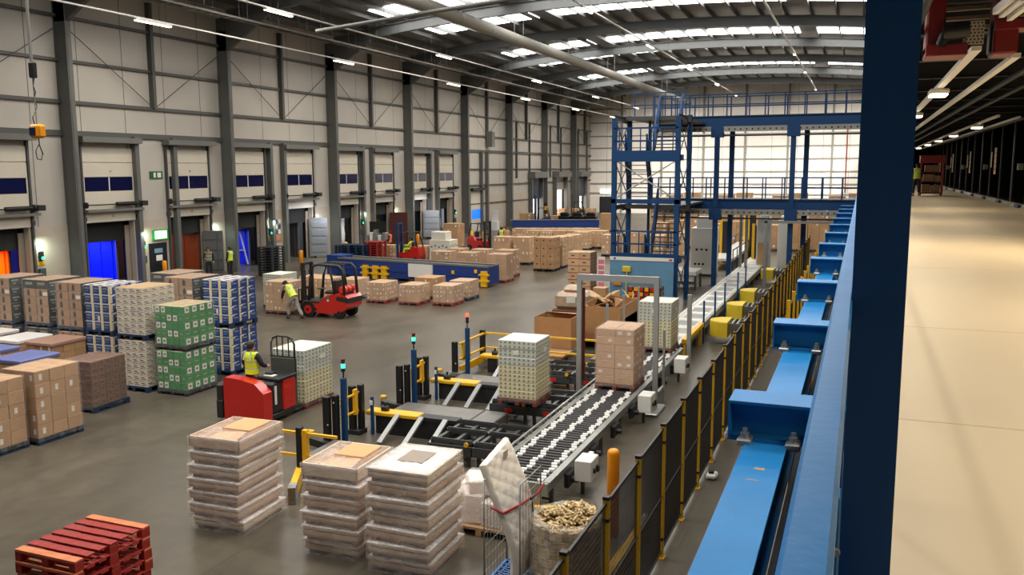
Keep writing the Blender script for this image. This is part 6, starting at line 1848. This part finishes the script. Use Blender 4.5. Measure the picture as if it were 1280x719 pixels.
# far trucks
def small_truck(label, px_, py_, rz, body=M_red, mast=M_chr, mh=2.3):
    p = at(px_, py_)
    t = thing('forklift', label, 'forklift', (p.x, p.y, 0), rz, 'forklift trucks')
    MB().prism([(-.6, .15), (.8, .15), (.9, .5), (.8, 1.05), (.3, 1.1), (.1, .75), (-.6, .7)], 1, -.45, .45, 0).build('chassis', body, t)
    g = MB()
    for y in (-.4, .4): g.tube([(-.5, y, .7), (-.4, y, 2.0), (.5, y, 2.0), (.75, y, 1.0)], .045, 0, 6)
    for i in range(4): g.beam((-.3 + i * .25, -.4, 2.0), (-.3 + i * .25, .4, 2.0), .05, .03)
    g.build('overhead_guard', M_chr, t)
    m = MB()
    for y in (-.3, .3): m.box(-.82, y - .06, .08, -.68, y + .06, mh)
    for z in (.3, 1.2, mh - .12): m.box(-.8, -.3, z, -.7, .3, z + .1)
    m.build('mast', mast, t)
    for y in (-.25, .25): MB().box(-1.8, y - .05, .06, -.8, y + .05, .1).build('fork', M_dark, t)
    MB().box(-.1, -.22, .75, .3, .22, .9, 0, .03).box(.22, -.22, .9, .34, .22, 1.4, 0, .03).build('seat', M_chr, t)
    for x in (-.4, .6):
        for y in (-.42, .42): wheel(t, x, y, .22, .14, M_chr)
    return t, p
t, p = small_truck('forklift with dark blue mast and red back carrying the driver in yellow', 513, 329, 0, mast=M_dblue, mh=2.6)
person('person in yellow driving the forklift with the dark blue mast', (p.x + .1, p.y), PI / 2, dict(pelvis=(0, 0, .98), hipL=(-.1, .05, .98), hipR=(.1, .05, .98), knL=(-.13, .45, .98), knR=(.13, .45, .98), anL=(-.13, .5, .6), anR=(.13, .5, .6), wrL=(-.15, .4, 1.2), wrR=(.15, .4, 1.2), elL=(-.27, .12, 1.2), elR=(.27, .12, 1.2)), trousers=M_hiv, sleeve=M_hiv, z=-.05)
small_truck('small red forklift parked in front of the closed blue window door', 600, 313, PI * .9, body=M_red, mh=2.2)
small_truck('dark forklift silhouetted against the white doorway', 722, 273, .4, body=M_chr, mh=3.2)
small_truck('blue masted forklift with red top near the first back door', 678, 284, .2, body=M_dblue, mast=M_dblue, mh=3.4)

# long blue lorry loading conveyor
bmx, bmy = -17.4, 39.6
lm_ = thing('loading_machine', 'long dark blue extending conveyor machine lying across the floor', 'conveyor machine', (0, 0, 0))
M_bm = mat('machine navy paint', (28, 58, 128), .4, var=.06)
A, B = Vector((-27.3, 41.9, 0)), Vector((-17.45, 40.5, 0))
dv = (B - A).normalized(); nv_ = Vector((-dv.y, dv.x, 0))
def bm_pt(u, v, z): return A + dv * u + nv_ * v + Vector((0, 0, z))
L_ = (B - A).length
def slab(u0, u1, v0, v1, z0, z1, m, mi=0):
    p = [bm_pt(u0, v0, z0), bm_pt(u1, v0, z0), bm_pt(u1, v1, z0), bm_pt(u0, v1, z0), bm_pt(u0, v0, z1), bm_pt(u1, v0, z1), bm_pt(u1, v1, z1), bm_pt(u0, v1, z1)]
    m.add(p, [(0, 3, 2, 1), (4, 5, 6, 7), (0, 1, 5, 4), (1, 2, 6, 5), (2, 3, 7, 6), (3, 0, 4, 7)], mi); return m
m = slab(0, L_, 0, 1.1, .15, 1.02, MB()); slab(0, L_, -.03, 0, .5, .58, m); m.build('side_body', M_bm, lm_)
m = slab(0, L_, -.02, .2, 1.02, 1.12, MB()); slab(0, L_, .9, 1.12, 1.02, 1.12, m); m.build('top_edge', M_grey, lm_)
slab(0, L_, .2, .9, 1.02, 1.05, MB()).build('belt', M_blk, lm_)
slab(5.0, 6.55, -.12, -.02, .3, 1.0, MB()).build('control_panel', M_white, lm_)
slab(-.8, .3, 0, 1.1, .1, 1.2, MB()).build('end_housing', M_bm, lm_)
for u in (1.9, 2.6, 3.2, L_ - .35):
    k = slab(u, u + .34, -.18, -.03, .05, .78 if u < L_ - 1 else .85, MB()); slab(u - .12, u + .46, -.2, -.03, .3, .4, k); slab(u - .12, u + .46, -.2, -.03, .62, .7, k); k.build('yellow_foot', M_yel, lm_)
k = MB()
for u, z in ((L_ - 2.2, .6), (L_ - .8, .72)): slab(u, u + .16, -.06, -.02, z, z + .18, k)
k.build('warning_label', M_yel, lm_)
for u in (.6, 4, 8): slab(u, u + .2, .1, 1.0, 0, .15, MB()).build('leg', M_dark, lm_)
p0, p1 = at(640, 287), at(748, 286.5)
o = MB().beam((p0.x, p0.y, .6), (p1.x, p1.y, .6), 1.0, .7, 0).beam((p0.x, p0.y - .5, .98), (p1.x, p1.y - .5, .98), .2, .06, 1).beam((p0.x, p0.y, .12), (p1.x, p1.y, .12), .5, .24, 1).build('loading_machine', [M_bm, M_galv]); tag(o, 'second dark blue extending machine far back below the black wrapped loads', 'conveyor machine')

# white dotted crate stack
p = at(562, 331)
for i, (w, d, h, z, dx) in enumerate(((1.45, 1.2, 1.55, 0, 0), (1.0, .9, .5, 1.552, -.15))):
    o = thing('white_crate', ('big white crate with dark holes behind the blue machine', 'smaller white crate on top of the big holed one')[i], 'crate', (p.x - .7 + dx, p.y + .6, z), 0, 'white crates')
    MB().cb(0, 0, 0, w, d, h, 0, .02).build('crate_shell', mat('white crate board', (218, 214, 200), .5), o)
    if i == 0:
        hm = MB()
        for q_ in range(5):
            hm.cyl((-.55 + q_ * .26, -.605, 1.1 + .08 * (q_ % 2)), (-.55 + q_ * .26, -.6, 1.1 + .08 * (q_ % 2)), .055, 0, 8)
            hm.cyl((.726, -.45 + q_ * .22, 1.15 + .07 * (q_ % 2)), (.731, -.45 + q_ * .22, 1.15 + .07 * (q_ % 2)), .05, 0, 8)
        for q_ in range(3): hm.cyl((-.1 + q_ * .25, -.605, .22 + .07 * (q_ % 2)), (-.1 + q_ * .25, -.6, .22 + .07 * (q_ % 2)), .055, 0, 8)
        hm.build('crate_holes', M_dark, o)

# ================================================================== DOCK CONTENTS
def trailer(label, yc, wall_rgb, name='lorry_trailer', light=None, door=None, h=2.5, cat='trailer', floor_rgb=(90, 80, 70), x0=XW - 1.0, L=11, ribs=True, lrgb=(255, 255, 255), group='vehicles at the docks'):
    t = thing(name, label, cat, (x0, yc, 0), 0, group)
    m = mat('inner wall %d %d %d' % wall_rgb, wall_rgb, .5)
    for sg in (-1, 1):
        b = MB().box(-L, sg * 1.2 - .03, 0, 0, sg * 1.2 + .03, h)
        if ribs:
            for i in range(12): b.box(-.3 - i * .8, sg * 1.2 - .06 * sg, .05, -.22 - i * .8, sg * 1.17, h - .05)
        b.build('side_wall', m, t)
    MB().box(-L, -1.2, h, 0, 1.2, h + .06).build('roof', m if light else M_dgrey, t)
    MB().box(-L, -1.2, 0.005, 0, 1.2, .03).build('deck', mat('trailer deck %d' % floor_rgb[0], floor_rgb, .6), t)
    MB().box(-L - .05, -1.2, 0, -L, 1.2, h).build('front_wall', m, t)
    fr = MB().box(-.02, -1.26, 0, .06, -1.16, h + .08).box(-.02, 1.16, 0, .06, 1.26, h + .08).box(-.02, -1.26, h, .06, 1.26, h + .1); fr.build('rear_frame', mat('trailer frame brown', (96, 70, 52), .5) if name != 'lorry_trailer' else M_galv, t)
    if light: area('trailer fill lamp', (x0 - 2.5, yc, h - .1), 3.5, 1.2, light, lrgb)  # added light; for the blue curtains it stands for daylight coming through
    return t
Y = {}
for yc, k, s in docks: Y[(k, s)] = yc
trailer('container glowing orange inside at the left edge dock', Y[(0, 'b')], (255, 132, 20), 'shipping_container', 420, lrgb=(255, 170, 60), h=2.45, cat='container')
trailer('curtain sided lorry glowing deep blue inside at the second dock', Y[(1, 'a')], (20, 40, 235), light=260, lrgb=(120, 150, 255), h=2.5)
tc = trailer('rust orange container with its grey door swung open', Y[(1, 'b')], (150, 74, 44), 'shipping_container', 40, lrgb=(255, 220, 190), cat='container', x0=XW - .5)
d = MB().box(-.02, 0, .05, .05, 1.2, 2.55, 0, .01)
for i in range(4): d.box(.05, .08, .3 + i * .58, .09, 1.12, .36 + i * .58)
d.cyl((.09, .9, .1), (.09, .9, 2.5), .025, 0, 6); d.build('open_door', mat('grey container door', (104, 106, 106), .5), tc, (.3, 1.22, 0), -1.25)
tb_ = trailer('lorry with blue curtain and white pole at the fourth dock', Y[(2, 'a')], (28, 52, 200), light=150, lrgb=(150, 175, 255), h=2.3)
MB().beam((.1, .9, .1), (-.15, .55, 2.2), .12, .08).build('white_pole', M_white, tb_); MB().box(-6, 1.08, .9, -.2, 1.16, .98).build('slat_rail', mat('pale wood rail', (214, 170, 140), .5), tb_)
td = trailer('dark lorry with red poles and silver open door at the fifth dock', Y[(2, 'b')], (74, 72, 70), light=15)
for y in (-.95, -.55): MB().cyl((.3, y, 0), (.3, y, 2.35), .05, 0, 8).build('red_pole', mat('dark red pole', (120, 24, 28), .4), td)
d = MB().box(0, 0, .1, .06, 1.25, 2.75, 0, .01).box(.06, .08, .15, .09, 1.17, .25)
for i in range(4): d.box(.06, .12, .4 + i * .56, .1, 1.13, .8 + i * .56, 0, .03)
d.build('open_door', mat('silver lorry door', (178, 182, 184), .28, .6), td, (.9, 1.3, 0), -1.2)
area('dock spot', (XW + 1.6, Y[(2, 'b')] + .9, 3.3), .3, .3, 90, (235, 240, 255), (0, .5, 0))
tw = trailer('white lined lorry lit inside at the sixth dock', Y[(3, 'a')], (222, 224, 226), light=260, lrgb=(235, 242, 255))
for y in (.75, .95): MB().tube([(.1, y, .2), (.15, y + .05, 1.2), (.05, y + .02, 2.3)], .05, 0, 8).build('white_curtain_edge', M_white, tw)
tb2 = trailer('dark red brown container at the seventh dock', Y[(3, 'b')], (112, 92, 52), 'shipping_container', 25, cat='container')
MB().box(-.02, 0, .05, .06, 1.45, 2.6, 0, .01).box(.06, .4, .1, .1, .44, 2.55).box(.06, .9, .1, .1, .94, 2.55).build('open_door', mat('brown red container door', (84, 32, 26), .5), tb2, (.9, 1.25, 0), -1.2)
ts = trailer('silver and blue lorry at the eighth dock', Y[(4, 'a')], (40, 56, 96), light=20)
d = MB().box(0, 0, .2, .06, 1.4, 2.5, 0, .01)
for i in range(4): d.box(.06, .1, .4 + i * .5, .1, 1.3, .76 + i * .5, 0, .03)
d.build('open_door', mat('silver lorry door', (178, 182, 184), .28, .6), ts, (.9, 1.25, 0), -1.2)
area('dock spot', (XW + 1.8, Y[(4, 'a')] + .3, 3.3), .3, .3, 120, (235, 240, 255), (0, .5, 0))
tz = trailer('dim lorry with hanging white hose at the ninth dock', Y[(4, 'b')], (70, 72, 78), light=10)
MB().tube([(.2, .3, 2.3), (.3, .4, 1.4), (.2, .55, .7), (.3, .35, .1)], .09, 0, 8).build('white_hose', M_white, tz)

# dock side lamps, controls, bollards
M_gl = mat('green signal light', (50, 240, 190), .3, emit=4.0)
for i, (yc, k, s) in enumerate(docks):
    yy = yc + 1.98
    o = thing('signal_light', 'green signal light with control box beside the %s dock door' % wds[i], 'signal light', (XW + .03, yy, 1.9), group='signal lights beside the dock doors')
    MB().box(0, -.09, 0, .16, .09, .42, 0, .02).build('housing', M_blk, o)
    MB().cyl((.16, 0, .12), (.19, 0, .12), .07, 0, 14).build('lens', M_gl, o)
    MB().box(0, -.16, -.75, .14, .16, -.35, 0, .02).build('control_box', M_dgrey, o)
    MB().box(.0, -.22, -.2, .02, .22, -.02).build('yellow_sign', M_yel, o)
    if k < 4: area('dock lamp', (XW + .5, yy, 2.75), .15, .15, 20, (225, 255, 235), (0, .55, 0))
for i, (px_, py_) in enumerate(((172, 352), (347.5, 344), (377, 338), (433, 325), (522.5, 313), (590, 309), (630, 305), (605, 309))):
    p = at(px_, py_)
    o = MB().lathe([(.12, 0), (.12, 1.15), (.1, 1.2), (.04, 1.22)], (0, 0, 0), 0, 14).build('bollard', M_org if i % 2 == 0 else M_yel, None, (max(p.x, XW + .5), p.y, 0))
    tag(o, ['yellow bollard by the fire door at the dock wall', 'yellow bollard right of the blue curtain lorry', 'yellow bollard before the red poles', 'yellow bollard before the white lined lorry', 'yellow bollard left of the silver lorry door', 'yellow bollard left of the door with bright blue glazing', 'yellow bollard beyond the red parked forklift', 'yellow bollard right of the door with bright blue glazing'][i], 'bollard', 'yellow bollards at the docks')
# notices on the wall pier and white wall desk
o = thing('wall_notices', 'cluster of dark and orange notices on the wall pier by the red poles', 'notices', (XW + .06, YC[2] + 4.75, 1.4))
nm_ = MB()
for i in range(3):
    for j in range(2): nm_.box(0, -.3 + j * .32, .5 + i * .34, .01, -.04 + j * .32, .76 + i * .34, (i + j) % 2)
nm_.box(0, -.3, .02, .012, .3, .45, 2); nm_.build('notice_sheets', [mat('blue notice', (60, 78, 110), .5), M_paper, mat('tan notice', (190, 130, 90), .5)], o)
p = at(476, 318)
o = thing('work_desk', 'grey wall desk piled with papers beside the person in orange', 'desk', (p.x - .4, p.y + .3, 0), 0)
MB().box(-.9, -.5, .85, .9, .5, .92).box(-.85, -.45, 0, -.78, -.38, .85).box(.78, -.45, 0, .85, -.38, .85).box(.78, .38, 0, .85, .45, .85).box(-.85, .38, 0, -.78, .45, .85).build('table', M_dgrey, o)
for i in range(5): MB().box(-.85 + i * .34, -.3, .92, -.6 + i * .34, .3, 1.35 + .2 * (i % 3), 0, .02).build('paper_rack', [M_galv, M_paper][i % 2], o)
MB().box(-.7, .1, 1.5, .6, .2, 2.3).build('screen', M_blk, o)
o = MB().box(-.3, -.02, 0, .3, .02, 2.0).box(-.3, -.3, 0, .3, .3, .9).build('work_station', [M_white], None, (-33.6, 79.9, 0)); tag(o, 'pale work station beside the door with bright blue glazing', 'work station')
o = MB().box(-.35, -.35, 0, .35, .35, 1.5, 0, .03).build('wall_heater', M_grey, None, (-34.5, 80.9, 8.2)); tag(o, 'grey box heater high on the dock wall past the last dock door', 'heater')
# striped post near the white doorway
p = at(682, 281)
o = MB()
for i in range(6): o.cyl((0, 0, i * .4), (0, 0, i * .4 + .4), .2, i % 2, 12)
o = o.build('striped_post', [M_yel, M_blk], None, (p.x, p.y, 0)); tag(o, 'yellow and black striped post before the white doorway', 'post')
# ================================================================== LIGHT
for x, z, ys_, e in ((-30, 12.5, (31.7, 47.4, 63.1, 78.9, 94.6), 260), (-27, 13.55, (36.9, 55.3, 73.8, 92.2), 260), (-14.92, 14.85, (33, 49, 65, 81, 97), 420), (-5.4, 14.85, (60, 74, 88), 420)):
    for y in (14,) + ys_: area('hall lamp and fill', (x, y, z), .4, 1.8, e * (1.6 if y < 20 else 1), (255, 246, 230))  # the nearest lamp of each row is added, unseen, to brighten the foreground
for x in (-25, -15, -5, 3):
    area('hall lamp and fill', (x, 97, 14.6), .5, 2.5, 950, (255, 248, 236), (.98, 0, 0), 1.3)  # added lamps without fittings, tilted to brighten the back wall
# dim bluish surround that fills in from the open end behind the camera
w = bpy.data.worlds.new('World'); SC.world = w; w.use_nodes = True
bg = w.node_tree.nodes['Background']; bg.inputs['Color'].default_value = (.75, .82, .95, 1); bg.inputs['Strength'].default_value = .35
vs_ = SC.view_settings
vs_.view_transform = 'Standard'; vs_.look = 'None'; vs_.gamma = 1.0; vs_.exposure = -0.3; vs_.use_curve_mapping = False
SC.cycles.max_bounces = 8
SC.cycles.diffuse_bounces = 4
SC.cycles.transparent_max_bounces = 12
SC.cycles.use_denoising = True
SC.cycles.caustics_reflective = False
SC.cycles.caustics_refractive = False
SC.cycles.sample_clamp_indirect = 6.0
